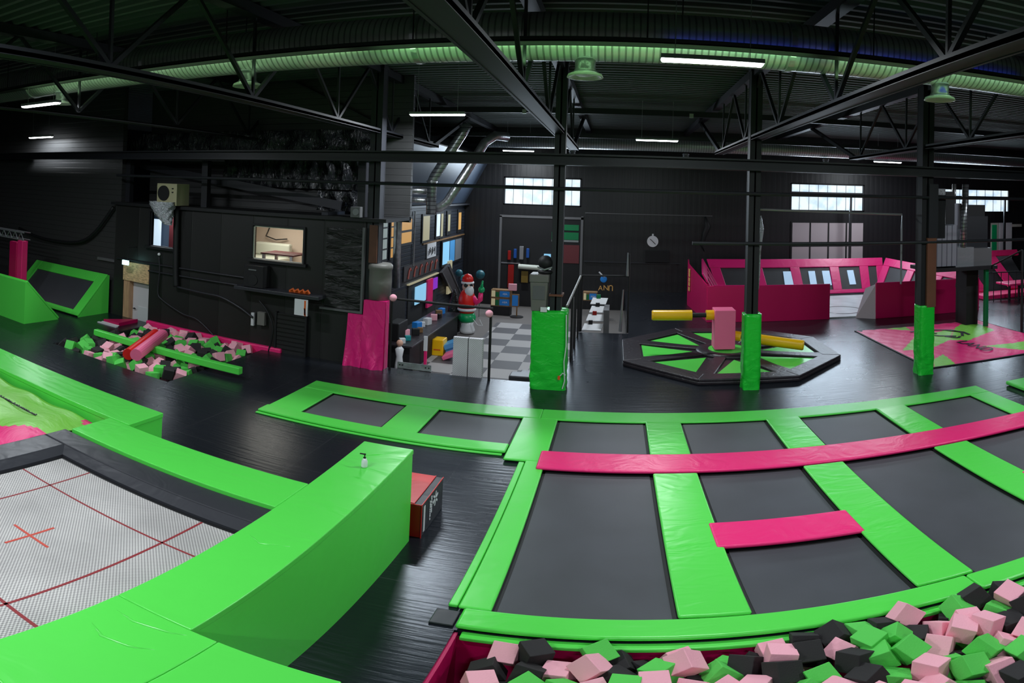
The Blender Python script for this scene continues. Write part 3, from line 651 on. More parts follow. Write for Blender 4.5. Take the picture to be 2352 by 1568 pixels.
def place_foam(cubes, groups):
    from mathutils.bvhtree import BVHTree
    V = []; Fc = []; own = []
    cubes = [c for c in cubes if in_frame(c[0])]
    for i, (p, rot, k, s) in enumerate(cubes):
        Rm = Euler(rot).to_matrix(); b = len(V)
        for x in (-1, 1):
            for y in (-1, 1):
                for z in (-1, 1): V.append(p + Rm @ Vector((x*s/2, y*s/2, z*s/2)))
        for q in ((0, 1, 3, 2), (4, 6, 7, 5), (0, 4, 5, 1), (2, 3, 7, 6), (0, 2, 6, 4), (1, 5, 7, 3)): Fc.append([b+n for n in q]); own.append(i)
    T = BVHTree.FromPolygons(V, Fc); keep = []
    for i, (p, rot, k, s) in enumerate(cubes):
        Rm = Euler(rot).to_matrix(); seen = 0
        for cam_ in ((0, 0, 5), (1.2, 0, 5), (-1.2, 0, 5)):
            c_ = Vector(cam_)
            for a in (-.42, 0, .42):
                for b_ in (-.42, 0, .42):
                    for ax in range(3):
                        for sg in (-.5, .5):
                            l = [a, b_]; l.insert(ax, sg); w_ = p + Rm @ (Vector(l)*s)
                            h = T.ray_cast(c_, (w_-c_).normalized())
                            if h[0] is not None and own[h[2]] == i and (h[0]-w_).length < .02: seen += 1
        if seen > 3: keep.append((cubes[i], seen))
    src = {}
    for (p, rot, k, s), n in keep:
        key = (k, s)
        if key not in src:
            h = s/2; o = B(-h, h, -h, h, -h, h).build('foam_cube', {'g': 'foam_green', 'p': 'foam_pink', 'b': 'foam_black'}[k], bevel=s*.03)
            for v in o.data.vertices: v.co.z -= h
            src[key] = o
        else:
            o = src[key].copy(); C.objects.link(o)
        o.location = p; o.rotation_euler = rot
        tag(o, groups[k][0], 'foam cube', groups[k][1])
    return len(keep)
c1_ = foam(-1.3, 6.2, 3.5, 5.56, .245, -.13, 21, {}, clip=lambda x, y: y > 4.2 - .25*max(0, (x+1.3)/4) and x < 5.4, zslope=.05)
n1 = place_foam(c1_, {'g': ('loose green foam cube in the near pink-lined pit at the bottom', 'green foam cubes in the near pit'),
    'p': ('loose pale pink foam cube in the near pink-lined pit at the bottom', 'pink foam cubes in the near pit'), 'b': ('loose black foam cube in the near pink-lined pit at the bottom', 'black foam cubes in the near pit')})
c2_ = foam(-14.15, -9.74, 11.15, 15.26, .265, -.09, 5, {}, rows=1)
n2 = place_foam(c2_, {'g': ('small looking green foam cube in the far left pit with the beam', 'green foam cubes in the far left pit'),
    'p': ('small looking pink foam cube in the far left pit with the beam', 'pink foam cubes in the far left pit'), 'b': ('small looking black foam cube in the far left pit with the beam', 'black foam cubes in the far left pit')})
print('foam', n1, n2)
tag(MB().beam((-13.9, 12.5, .23), (-8.55, 12.5, .23), .17, .19).build('balance_beam', 'green_vinyl', bevel=.02), 'straight green balance beam lying across the far foam pit', 'beam')
t = thing('foam_roll', 'pink padded roll lying crosswise on the beam of the far pit', 'roll', (-11.5, 12.45, .3))
MB().tube([(-11.18, 11.5, .30), (-11.93, 13.36, .42)], .17, 20).build('roll', 'light_pink_vinyl', t, smooth=False)
t = thing('foam_roll', 'red padded bolster lying beside the pink roll in the far pit', 'roll', (-11.9, 12.45, .3))
MB().tube([(-11.47, 11.5, .25), (-12.22, 13.36, .38)], .16, 20).build('roll', 'red_vinyl', t)
t = thing('floor_wedge', 'small pink and white wedge beside the wooden door', 'wedge', (-15.1, 14.6, 0))
MB().hull([(-15.5, 14.15, .02), (-14.66, 14.15, .02), (-14.66, 14.25, .04), (-15.5, 14.25, .04)], [(-15.5, 14.12, .0), (-14.66, 14.12, .0), (-14.66, 14.12, .001), (-15.5, 14.12, .001)]).build('white_edge', 'white_paint', t)
MB().prism([(-15.45, 14.25), (-14.7, 14.25), (-14.75, 15.2)], .0, .12).build('wedge', 'dark_pink_vinyl', t)
tag(B(-15.55, -14.62, 14.05, 14.14, .0, .03).build('edge_strip', 'white_paint'), 'thin white edge strip in front of the pink wedge', 'strip')

# ================================================================== HIGH PERFORMANCE PLATFORM (left foreground)
PZ = 1.5
def block(name, x0, x1, y0, y1, mt, label, bevel=.012, z0=0.0, z1=PZ):
    t = thing(name, label, 'padded block', ((x0+x1)/2, (y0+y1)/2, z0))
    B(x0+.01, x1-.01, y0+.01, y1-.01, z0, z1-.07).build('side_panel', mt, t)
    B(x0, x1, y0, y1, z1-.075, z1).build('top_pad', 'green_vinyl_cover' if mt.startswith('green') else mt, t, bevel=bevel, seg=3)
    return t
block('padded_block', -3.09, -2.41, 3.10, 7.40, 'green_vinyl', 'tall green padded block reaching toward the pump bottle end')
block('padded_block', -3.09, -2.195, .4, 3.098, 'green_vinyl', 'tall green padded block in the lower left corner, glossy creased top')
block('padded_block', -2.19, -1.35, .4, 3.098, 'green_vinyl', 'tall green padded block at the bottom, right of the seam')
block('padded_block', -6.20, -3.092, 5.22, 5.90, 'green_vinyl', 'green padded block behind the black padding of the white trampoline')
block('padded_block', -13.5, -5.84, 5.92, 6.62, 'green_vinyl', 'long green padded block running to the left edge')
for blk, pts in (('padded_block.001', [[(-2.98, 2.95), (-2.75, 2.92), (-2.5, 2.98), (-2.36, 3.04)], [(-2.96, 2.72), (-2.75, 2.64), (-2.55, 2.68), (-2.38, 2.78)], [(-3.06, 2.0), (-2.85, 1.86), (-2.6, 1.84), (-2.4, 1.90)]]), ('padded_block', [[(-2.95, 6.9), (-2.75, 7.05), (-2.5, 7.3)], [(-3.0, 4.6), (-2.8, 4.5), (-2.5, 4.62)]])):
    for p_ in pts:
        n_ = len(p_); MB().tube([(a_, b_, PZ-.006) for a_, b_ in p_], [.004]+[.016]*(n_-2)+[.004], 10).build('crease', 'green_vinyl_cover', D.objects[blk], smooth=True)
t = thing('competition_trampoline', 'large trampoline with white mesh bed, red lines and black padding', 'trampoline', (-5, 3.2, 0))
m = MB(); x0, x1, y0, y1 = -5.74, -3.09, .5, 4.72
m.box(-6.32, -3.10, 4.86, 5.21, PZ-.12, PZ-.04); m.box(-6.32, -5.90, .5, 4.86, PZ-.12, PZ-.04)
m.build('outer_padding', 'black_pad', t, bevel=.02)
m = MB()
m.slab([(-5.90, 4.86, PZ-.05), (-3.10, 4.86, PZ-.05), (-3.10, 4.72, PZ-.10), (-5.76, 4.72, PZ-.10)], (0, 0, -.03))
m.slab([(-5.90, .5, PZ-.05), (-5.90, 4.86, PZ-.05), (-5.76, 4.72, PZ-.10), (-5.76, .5, PZ-.10)], (0, 0, -.03))
m.build('inner_padding', 'black_pad', t)
B(-5.80, -3.1, .5, 4.78, PZ-.135, PZ-.13).build('shadow_sheet', 'edge_black', t)  # black sheet painted as the shade in the gap round the bed
B(-5.70, -3.1, .5, 4.66, PZ-.125, PZ-.12).build('jumping_bed', 'bed_white', t)
zl = PZ-.12
for nm, bx in (('lengthwise_line', (-5.20, -5.18, .5, 4.66)), ('lengthwise_line', (-3.575, -3.55, .5, 4.66)), ('crosswise_line', (-5.7, -3.1, 4.085, 4.105)), ('crosswise_line', (-5.7, -3.1, 2.45, 2.48))):
    B(*bx, zl, zl+.003).build(nm, 'red_line', t)
B(-4.65, -4.13, 3.255, 3.28, zl, zl+.004).build('centre_cross', 'red_tape', t); B(-4.41, -4.385, 3.0, 3.54, zl, zl+.0045).build('centre_cross', 'red_tape', t)
B(-6.35, -3.12, .4, 5.2, 0, PZ-.25).build('frame_box', 'black_matte', t)
# landing bag at the left
t = thing('landing_bag', 'lime and pink landing bag at the left edge between green blocks', 'airbag', (-9, 5.0, 0))
m = MB(); nx, ny = 90, 36
vs = []; X0, X1, Y0, Y1 = -13.0, -6.36, 4.0, 5.86
for i in range(nx+1):
    for j in range(ny+1):
        u, v = i/nx, j/ny; z = PZ-.16 + .10*math.sin(PI*min(1, v*1.1)) + .02*math.sin(u*40+v*3)
        vs.append((X0+(X1-X0)*u, Y0+(Y1-Y0)*v, z))
m.add(vs, [(i*(ny+1)+j, (i+1)*(ny+1)+j, (i+1)*(ny+1)+j+1, i*(ny+1)+j+1) for i in range(nx) for j in range(ny)])
def bag_col(f_):
    x_ = X0+(X1-X0)*((f_//ny)+.5)/nx; y_ = Y0+(Y1-Y0)*((f_ % ny)+.5)/ny
    return 1 if y_ < 4.92+1.2*min(0, x_+6.6) or (x_ > -6.62 and y_ > 5.62+(-6.36-x_)*.6) else 0
m.m = [bag_col(f_) for f_ in range(nx*ny)]
m.build('top_cloth', ['bag_lime', 'bag_pink'], t, smooth=True)
B(-13, -6.38, 4.02, 5.84, 0, PZ-.18).build('body', 'bag_lime', t)
m = MB(); rr = random.Random(3); x_ = -8.05; m.box(-8.05, -6.98, 5.19, 5.20, PZ-.065, PZ-.052)
while x_ < -7.0: m.box(x_, x_+.02, 5.19, 5.19+rr.choice((.03, .045, .035)), PZ-.065, PZ-.052); x_ += rr.choice((.04, .045, .07))
m.build('small_print', 'print_black', t)
# pump bottle
t = thing('pump_bottle', 'clear pump bottle with black pump head on the tall green block', 'bottle', (-2.75, 6.62, PZ))
MB().lathe([(.0, .0), (.036, .003), (.038, .02), (.036, .09), (.02, .125), (.014, .13)], (-2.75, 6.62, PZ), 16).build('bottle', 'white_plastic', t, smooth=True)
m = MB().lathe([(.016, .128), (.016, .145), (.006, .147), (.006, .175), (.014, .177), (.014, .19), (0, .19)], (-2.75, 6.62, PZ), 12); m.box(-2.81, -2.74, 6.612, 6.628, PZ+.178, PZ+.19)
m.build('pump_head', 'edge_black', t)
# red vaulting box
t = thing('vault_box', 'red topped black soft box with white print beside the tall green block', 'soft box', (-2.9, 8.0, 0))
B(-3.4, -2.31, 7.52, 8.50, 0, .56).build('body', 'black_pad', t, bevel=.01)
B(-3.39, -2.42, 7.54, 8.49, .56, .575).build('top_panel', 'red_vinyl', t)
B(-3.39, -2.325, 7.512, 7.522, .01, .55).build('end_panel', 'red_dark', t)
for a, b in (((-2.31, 7.52, .565), (-2.31, 8.5, .565)), ((-2.42, 7.52, .572), (-2.42, 8.5, .572)), ((-2.31, 7.515, 0), (-2.31, 7.515, .56)), ((-3.4, 7.515, .565), (-2.31, 7.515, .565))):
    MB().tube([a, b], .008, 6).build('piping', 'red_vinyl', t)
Mx = basis((-2.305, 7.66, .28), (0, 0, 1), (0, -1, 0))
B(-2.309, -2.303, 7.60, 7.66, .06, .50).build('white_bar', 'white_plastic', t)
rr = random.Random(8)
for y_, z0_, z1_ in ((7.86, .12, .46), (7.92, .22, .48)):
    m = MB(); z_ = z0_; m.box(-2.309, -2.304, y_, y_+.008, z0_, z1_)
    while z_ < z1_: m.box(-2.309, -2.303, y_, y_+.042, z_, z_+rr.choice((.02, .03))); z_ += rr.choice((.04, .05))
    m.build('small_print', 'white_plastic', t)
m = MB()
for k in range(3):
    a = k*PI/3+.3; m.beam((-2.306, 8.12-.12*math.cos(a), .38-.12*math.sin(a)), (-2.306, 8.12+.12*math.cos(a), .38+.12*math.sin(a)), .006, .035)
m.build('emblem', 'white_plastic', t)

# quarter pipes at the far left
def ramp(y_low, y_high, x0, x1, h, label, low_lip=.15):
    t = thing('trampoline_ramp', label, 'trampoline', ((x0+x1)/2, (y_low+y_high)/2, 0)); sgn = 1 if y_high > y_low else -1
    d = Vector((0, y_high-y_low, h)); L_ = d.length; n = Vector((0, -h*sgn, abs(y_high-y_low))).normalized()*.07
    P = lambda x, u: Vector((x, y_low, .02)) + Vector((0, (y_high-y_low)*u, (h-.02)*u))
    for xa in (x1-.06, x0):
        MB().hull([(xa, y_low, 0), (xa, y_high, 0), (xa, y_high, h)], [(xa+.06, y_low, 0), (xa+.06, y_high, 0), (xa+.06, y_high, h)]).build('side_panel', 'green_vinyl', t)
    w = .42; f = w/L_
    for nm, xa, xb, u0, u1 in (('frame_pad', x0, x0+w, 0, 1), ('frame_pad', x1-w, x1, 0, 1), ('frame_pad', x0+w, x1-w, 1-f, 1), ('frame_pad', x0+w, x1-w, 0, f*.5)):
        MB().slab([P(xa, u0), P(xb, u0), P(xb, u1), P(xa, u1)], n).build(nm, 'green_vinyl_cover', t, bevel=.02)
    MB().slab([P(x0+w, 0.05), P(x1-w, .05), P(x1-w, .95), P(x0+w, .95)], n*.2).build('jumping_mat', 'bed_black', t)
    B(x0, x1, min(y_high, y_high+.05*sgn), max(y_high, y_high+.05*sgn), 0, h).build('back_panel', 'green_vinyl', t)
    return t
ramp(14.0, 15.38, -20.9, -16.5, 1.42, 'green framed ramp trampoline against the far left wall')
ramp(13.2, 11.8, -22, -16.62, 1.44, 'green ramp block with its back to the camera at the left edge')
t = thing('padded_post', 'pink padded post carrying a silver truss at the left edge', 'post', (-18.9, 13.0, 0))
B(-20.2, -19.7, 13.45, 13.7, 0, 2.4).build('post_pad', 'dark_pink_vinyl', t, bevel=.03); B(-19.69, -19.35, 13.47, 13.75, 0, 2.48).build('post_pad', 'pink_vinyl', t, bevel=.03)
m = MB()
for z in (2.62, 2.9):
    for yy in (13.5, 13.8): m.tube([(-24, yy, z-.1), (-19.3, yy, z-.1)], .025, 6)
x = -23
while x < -18.8:
    m.tube([(x-.7, 13.5, 2.52), (x-.5, 13.5, 2.8), (x-.3, 13.5, 2.52)], .014, 5); x += .4
m.build('lattice_truss', 'silver_sheen', t)

# ================================================================== column pads
def soft_pad(x0, x1, y0, y1, z1, mt, label, rnd_=.0, puff=.02, seed=1, name='column_pad'):
    """wrapped vinyl cover with real folds"""
    rr = random.Random(seed); m = MB(); n = 28; h = 34
    per = []
    cx, cy, hx, hy = (x0+x1)/2, (y0+y1)/2, (x1-x0)/2, (y1-y0)/2; e = 5.0
    for k in range(n*2):
        a = 2*PI*k/(n*2); c_, s_ = math.cos(a), math.sin(a)
        r = (abs(c_)**e+abs(s_)**e)**(-1/e); per.append((c_*r, s_*r))
    vs = []
    ph = [rr.uniform(0, 6) for _ in range(6)]
    for j in range(h+1):
        z = z1*j/h
        for k, (a, b) in enumerate(per):
            w = max(0, 1-z/z1*1.25)
            q = 1 + puff*w*(math.sin(9*z+k*.55+ph[0])+.6*math.sin(23*z-k*.33+ph[1])+.5*math.sin(k*.9+5*z+ph[2]))
            vs.append((cx+hx*a*q, cy+hy*b*q, z + .01*math.sin(k*.7+ph[3]) if j == h else z))
    N = n*2
    m.add(vs, [(j*N+k, j*N+(k+1) % N, (j+1)*N+(k+1) % N, (j+1)*N+k) for j in range(h) for k in range(N)]+[tuple(h*N+k for k in range(N))])
    return tag(m.build(name, mt, smooth=True), label, 'column padding')
soft_pad(-2.02, -1.12, 15.02, 15.75, 2.05, 'green_wrinkled', 'widest green column cover, wrinkled, round the grey bin side column', puff=.035, seed=2)
soft_pad(3.27, 3.73, 15.15, 15.62, 2.03, 'green_wrinkled', 'slim green column cover in front of the octagon game', puff=.05, seed=3)
soft_pad(8.20, 8.68, 15.12, 15.6, 2.05, 'green_wrinkled', 'slim green column cover in front of the pink airbag', puff=.05, seed=4)
t = thing('pink_column_cover', 'pink cloth cover draped in two steps at the corner column', 'column padding', (-6.4, 15.4, 0))
def drape(x0, x1, yf, d, z1, seed, nm):
    rr = random.Random(seed); m = MB(); nx, nz = 30, 26; vs = []
    for j in range(nz+1):
        z = z1*j/nz; w = 1-j/nz
        for i in range(nx+1):
            u = i/nx; x = x0-.06*w+(x1-x0+.06*w)*u
            vs.append((x, yf - .035*w*math.sin(u*7+z*3.3+seed) - .02*w*math.sin(u*13-z*5) - .10*w*w, z))
    m.add(vs, [(j*(nx+1)+i, j*(nx+1)+i+1, (j+1)*(nx+1)+i+1, (j+1)*(nx+1)+i) for j in range(nz) for i in range(nx)])
    o = m.build(nm, 'pink_wrinkled', t, smooth=True)
    B(x0, x1-.01, yf+.06, yf+d, 0, z1-.01).build('cover_side', 'pink_wrinkled', t)
drape(-7.02, -6.55, 15.32, .12, 1.50, 1, 'lower_flap'); drape(-6.55, -5.92, 15.30, .32, 1.93, 4, 'upper_flap')
t = thing('cloth_wrapped_drum', 'grey plastic wrapped cylinder above the pink column cover', 'padding', (-6.25, 15.75, 1.9))
MB().lathe([(.31, 0), (.33, .5), (.32, .82), (.35, .86), (.35, .95), (.30, 1.0)], (-6.25, 15.66, 1.93), 22).build('drum', 'bin_grey', t, smooth=True)

# ================================================================== octagon sweeper game
oc = (3.56, 18.95); R8 = 3.25; r8 = 1.35
OV = [(oc[0]+a, oc[1]+b) for a, b in ((r8, -R8), (R8, -r8), (R8, r8), (r8, R8), (-r8, R8), (-R8, r8), (-R8, -r8), (-r8, -R8))]
t = thing('sweeper_game', 'octagonal black and green mat with a pink post and two yellow sweeper arms', 'game', (oc[0], oc[1], 0))
m = MB(); m.prism(OV, 0, .10); m.build('base_frame', 'black_leather', t, bevel=.03)
def lerp(a, b, u): return (a[0]+(b[0]-a[0])*u, a[1]+(b[1]-a[1])*u)
for i in range(8):
    a, b = OV[i], OV[(i+1) % 8]
    ai, bi = lerp(oc, a, .83), lerp(oc, b, .83)
    m = MB(); m.prism([a, b, bi, ai], .09, .17); m.build('rim_pad', 'black_leather', t, bevel=.03, seg=3)
    # spoke centred on the corner direction
    d = Vector((a[0]-oc[0], a[1]-oc[1])).normalized(); s_ = Vector((-d.y, d.x))*.27
    p0 = Vector(oc)+d*.75; p1 = Vector(oc)+d*(math.hypot(R8, r8)*.84)
    m = MB(); m.prism([tuple(p0-s_*.6), tuple(p1-s_), tuple(p1+s_), tuple(p0+s_*.6)], .09, .165); m.build('spoke_pad', 'black_leather', t, bevel=.03, seg=3)
    c_ = ((a[0]+b[0])/2, (a[1]+b[1])/2)
    q0 = lerp(oc, c_, .34); q1 = lerp(oc, lerp(a, b, .14), .81); q2 = lerp(oc, lerp(a, b, .86), .81)
    m = MB(); m.prism([q0, q1, q2], .10, .112); m.build('jump_panel', 'green_vinyl', t)
MB().lathe([(1.0, .09), (.98, .17), (.72, .19)], (*oc, 0), 24).build('hub_pad', 'black_leather', t, smooth=True)
MB().lathe([(.62, .10), (.60, .20), (.0, .20)], (*oc, 0), 28).build('hub_disc', 'green_vinyl', t)
B(3.10, 3.74, 18.62, 19.26, .24, 1.50).build('centre_post', 'light_pink_vinyl', t, bevel=.02)
MB().lathe([(.16, 0), (.16, .1)], (3.42, 18.94, .18), 16).build('pivot', 'edge_black', t)
def arm(a, b, r, nm='sweeper_arm'):
    a, b = Vector(a), Vector(b); d = (b-a).normalized(); L_ = (b-a).length
    MB().tube([a, a+d*.28], r*.95, 18).build(nm, 'yellow_vinyl', t)
    MB().tube([a+d*.28, a+d*.72], r*.45, 14).build('arm_joint', 'edge_black', t)
    MB().tube([a+d*.72, a+d*(L_-.04), b], [r, r, r*.85], 20).build(nm, 'yellow_vinyl', t, smooth=False)
arm((3.14, 18.95, 1.30), (1.18, 18.95, 1.28), .165)
arm((3.70, 18.9, .64), (5.78, 18.1, .42), .165)

# ================================================================== pink dodgeball cage
def ppanel(pts, nm, label, mt='dark_pink_vinyl', th=.06):
    return
t = thing('dodgeball_cage', 'large dark pink padded cage with tilted trampolines behind the octagon game', 'play cage', (9, 26, 0))
# front panels
B(3.66, 8.75, 24.0, 24.10, 0, 1.48).build('front_panel', 'dark_pink_vinyl', t, bevel=.015)
B(10.6, 15.75, 23.5, 23.60, 0, 1.52).build('front_panel', 'dark_pink_vinyl', t, bevel=.015)
MB().tube([(3.9, 24.02, 1.50), (8.75, 24.02, 1.49)], .02, 6).build('edge_piping', 'cage_pink', t)
MB().tube([(10.6, 23.52, 1.54), (15.7, 23.52, 1.53)], .02, 6).build('edge_piping', 'cage_pink', t)
# left side panel
MB().slab([(3.69, 24.05, 0), (3.35, 28.05, 0), (3.35, 28.05, 1.92), (3.62, 24.1, 1.52)], (.06, 0, 0)).build('side_panel', 'dark_pink_vinyl', t)
MB().slab([(3.35, 28.05, 0), (3.6, 30.3, 0), (3.6, 30.3, 1.9), (3.35, 28.05, 1.92)], (.06, 0, 0)).build('side_panel', 'dark_pink_vinyl', t)
for k_, z_ in enumerate((.75, .98, 1.18, 1.40, 1.58)):
    MB().slab([(3.37, 27.35, z_), (3.35, 27.65, z_), (3.35, 27.65, z_+.17), (3.37, 27.35, z_+.17)], (-.02, 0, 0)).build('gold_mark', 'gold', t)
# right wing of the opening
MB().slab([(10.6, 23.5, 0), (9.9, 24.0, 0), (10.5, 24.4, 1.2), (10.62, 23.55, 1.5)], (.05, .05, 0)).build('opening_wing', 'pinkish_grey', t)
B(3.8, 16.2, 24.1, 30.2, .0, .06).build('court_floor', 'white_court', t)
MB().tube([(9.9+.9*math.cos(k*PI/20), 25.6+.9*math.sin(k*PI/20), .06) for k in range(41)], .02, 6, cap=False).build('court_circle', 'silver_sheen', t)
# back row of tilted trampolines: frame pads and beds
def tilt_frame(A, Bv, a_low, b_low, us, w=.5, top=.24):
    # A, Bv: ends of the top edge; a_low, b_low: offsets down to the bottom edge; us: divider positions along it
    A, Bv = Vector(A), Vector(Bv); lo_a, lo_b = A+Vector(a_low), Bv+Vector(b_low)
    n = (Bv-A).cross(lo_a-A).normalized(); n = -n if n.z < 0 else n; n *= .08
    L_ = (Bv-A).length
    def P(u, v): return (A+(Bv-A)*u)*(1-v) + (lo_a+(lo_b-lo_a)*u)*v
    MB().slab([P(0, top), P(1, top), P(1, 0), P(0, 0)], n).build('top_rail_pad', 'cage_pink', t, bevel=.02)
    MB().slab([P(0, 1), P(1, 1), P(1, .9), P(0, .9)], n).build('bottom_rail_pad', 'cage_pink', t, bevel=.02)
    for u in us:
        h_ = w/2/L_; MB().slab([P(u-h_, .9), P(u+h_, .9), P(u+h_, top), P(u-h_, top)], n).build('divider_pad', 'cage_pink', t, bevel=.02)
    for a, b in zip(us, us[1:]): MB().slab([P(a, .93), P(b, .93), P(b, top-.03), P(a, top-.03)], n*.2).build('tilted_mat', 'dark_mesh', t)
tilt_frame((4.6, 30.8, 1.85), (14.2, 30.8, 1.85), (.5, -1.1, -1.70), (-.3, -1.1, -1.70), [.03, .26, .47, .70, .88, .985], .52)
tilt_frame((3.55, 25.0, 1.85), (4.3, 30.5, 1.9), (.9, 0, -1.6), (.9, -.7, -1.6), [.05, .35, .66, .96], .45)
tilt_frame((16.0, 23.9, 1.58), (14.4, 30.6, 1.85), (-1.0, 0, -1.4), (-1.0, -.8, -1.6), [.05, .35, .66, .96], .55)
n = Vector((0, -1.7, 1.1)).normalized()
for x0_, x1_ in ((8.5, 8.95), (9.85, 10.2), (10.6, 11.0), (12.0, 12.35)):
    MB().slab([(x0_, 29.98, .55), (x1_, 29.98, .55), (x1_, 30.42, 1.25), (x0_, 30.42, 1.25)], n*.07).build('window_reflection', 'window_glare', t)  # glowing slabs painted as reflections of the windows
MB().hull([(14.6, 23.62, 1.55), (15.5, 23.62, 1.55), (15.05, 23.62, 1.9)], [(14.8, 24.1, 1.55), (15.3, 24.1, 1.55), (15.05, 24.0, 1.75)]).build('corner_flap', 'cage_pink', t)

# ================================================================== pink and lime airbag
t = thing('airbag', 'large pink airbag with lime shards and dark lettering set in the floor', 'airbag', (11.6, 18.6, 0))
m = MB(); nx, ny = 90, 90; X0, X1, Y0, Y1 = 8.88, 14.25, 15.72, 21.4; vs = []
for i in range(nx+1):
    for j in range(ny+1):
        u, v = i/nx, j/ny
        vs.append((X0+(X1-X0)*u, Y0+(Y1-Y0)*v, .03+.05*math.sin(PI*u)**.5*math.sin(PI*v)**.5 + .008*math.sin(u*60)*math.sin(v*37)))
def shard(x, y):
    tri = [[(10.05, 21.3), (10.95, 21.5), (10.75, 20.6)], [(9.0, 17.85), (10.5, 19.7), (10.15, 17.8)], [(10.5, 19.7), (10.15, 17.8), (11.2, 18.5)], [(10.5, 19.7), (11.2, 18.5), (12.3, 20.1)],
           [(13.9, 21.5), (13.6, 19.2), (12.5, 20.3)], [(13.6, 19.2), (12.5, 20.3), (11.7, 18.1)], [(12.5, 20.3), (11.2, 18.5), (11.7, 18.1)], [(8.8, 15.3), (9.7, 15.6), (9.95, 16.85)], [(8.8, 15.3), (9.95, 16.85), (9.3, 16.4)],
           [(13.3, 16.95), (11.65, 17.15), (12.6, 15.9)], [(14.4, 17.2), (12.9, 17.0), (14.4, 16.2)]]
    for a, b, c in tri:
        s1 = (b[0]-a[0])*(y-a[1])-(b[1]-a[1])*(x-a[0]); s2 = (c[0]-b[0])*(y-b[1])-(c[1]-b[1])*(x-b[0]); s3 = (a[0]-c[0])*(y-c[1])-(a[1]-c[1])*(x-c[0])
        if (s1 >= 0) == (s2 >= 0) == (s3 >= 0): return 1
    return 0
m.add(vs, [(i*(ny+1)+j, (i+1)*(ny+1)+j, (i+1)*(ny+1)+j+1, i*(ny+1)+j+1) for i in range(nx) for j in range(ny)])
m.m = [shard(X0+(X1-X0)*((k//ny)+.5)/nx, Y0+(Y1-Y0)*((k % ny)+.5)/ny) for k in range(nx*ny)]
m.build('top_cloth', ['bag_pink', 'bag_lime'], t, smooth=True)
B(X0-.06, X1+.06, Y0-.06, Y1+.06, .0, .028).build('edge_strip', 'edge_black', t)
for P_ in ([(10.55, 20.25), (11.3, 20.35), (12.1, 19.9), (12.2, 19.3), (11.9, 18.8)], [(11.9, 20.0), (12.3, 19.4), (12.25, 18.9)], [(10.7, 19.7), (11.2, 19.2), (11.7, 18.9)], [(11.0, 20.0), (11.3, 19.6)], [(11.3, 19.0), (11.6, 18.6), (11.8, 18.8)]):
    m = MB()
    for a_, b_ in zip(P_, P_[1:]): m.beam((*a_, .095), (*b_, .095), .10, .012)
    m.build('logo_stroke', 'print_black', t)
text('lettering', 'LAND', .62, 'print_black', basis((11.42, 17.25, .10), (.08, -1, 0), (1, .08, 0)), t)

# ================================================================== LOWER AREA: house front, desk, inflatable figure
FX = -7.96
hf = thing('house_front', 'dark boarded house front with lit windows along the lower floor', 'facade', (FX, 24, -1))
B(FX-.2, FX, 15.75, 31.7, -1, 4.25).build('boarding', 'house_siding', hf)
B(FX-.02, FX+.28, 19.6, 31.7, 4.25, 4.33).build('eaves', 'dark_steel', hf)
MB().slab([(FX, 17.0, 4.35), (FX, 31.7, 4.35), (FX+1.3, 31.7, 6.7), (FX+1.3, 17.0, 6.7)], (-.1, 0, .05)).build('roof_slope', 'slope_panel', hf)
MB().slab([(FX+1.3, 17.0, 6.7), (FX+1.3, 31.7, 6.7), (FX-2, 31.7, 8.3), (FX-2, 17.0, 8.3)], (0, 0, .05)).build('roof_slope', 'dark_steel', hf)
MB().tube([(FX+.06, 23.35, 1.9), (FX+.06, 23.35, 4.1)], .03, 8).build('downpipe', 'silver_sheen', hf)
B(FX, FX+.06, 24.6, 31.6, 2.66, 2.72).build('ledge', 'wood_brown', hf)
def fwin(y0, y1, z0, z1, rows, cols, pane, mull=.06):
    f = B(FX, FX+.05, y0-.06, y1+.06, z0-.06, z1+.06).build('window', 'edge_black', hf)
    m = MB()
    for i in range(rows):
        for j in range(cols):
            a = y0+(y1-y0)*j/cols+mull/2; b = y0+(y1-y0)*(j+1)/cols-mull/2; c = z0+(z1-z0)*i/rows+mull/2; d = z0+(z1-z0)*(i+1)/rows-mull/2
            m.box(FX+.05, FX+.06, a, b, c, d)
    o = m.build('pane', pane, f)
fwin(19.55, 20.38, 2.45, 3.98, 4, 1, 'cool_pane'); fwin(20.75, 21.0, 2.45, 3.98, 4, 1, 'warm_pane', .05); fwin(21.75, 23.05, 2.86, 3.86, 2, 1, 'warm_pane', .09)
fwin(24.45, 25.4, 2.8, 3.9, 1, 1, 'cream_pane'); fwin(26.4, 27.0, 2.85, 3.95, 1, 1, 'screen_white', .1); fwin(27.1, 27.5, 2.8, 3.95, 1, 1, 'cream_pane', .1)
fwin(28.2, 28.8, 2.9, 3.95, 1, 1, 'cream_pane', .25); fwin(30.2, 30.9, 2.9, 3.97, 1, 1, 'warm_pane', .2)
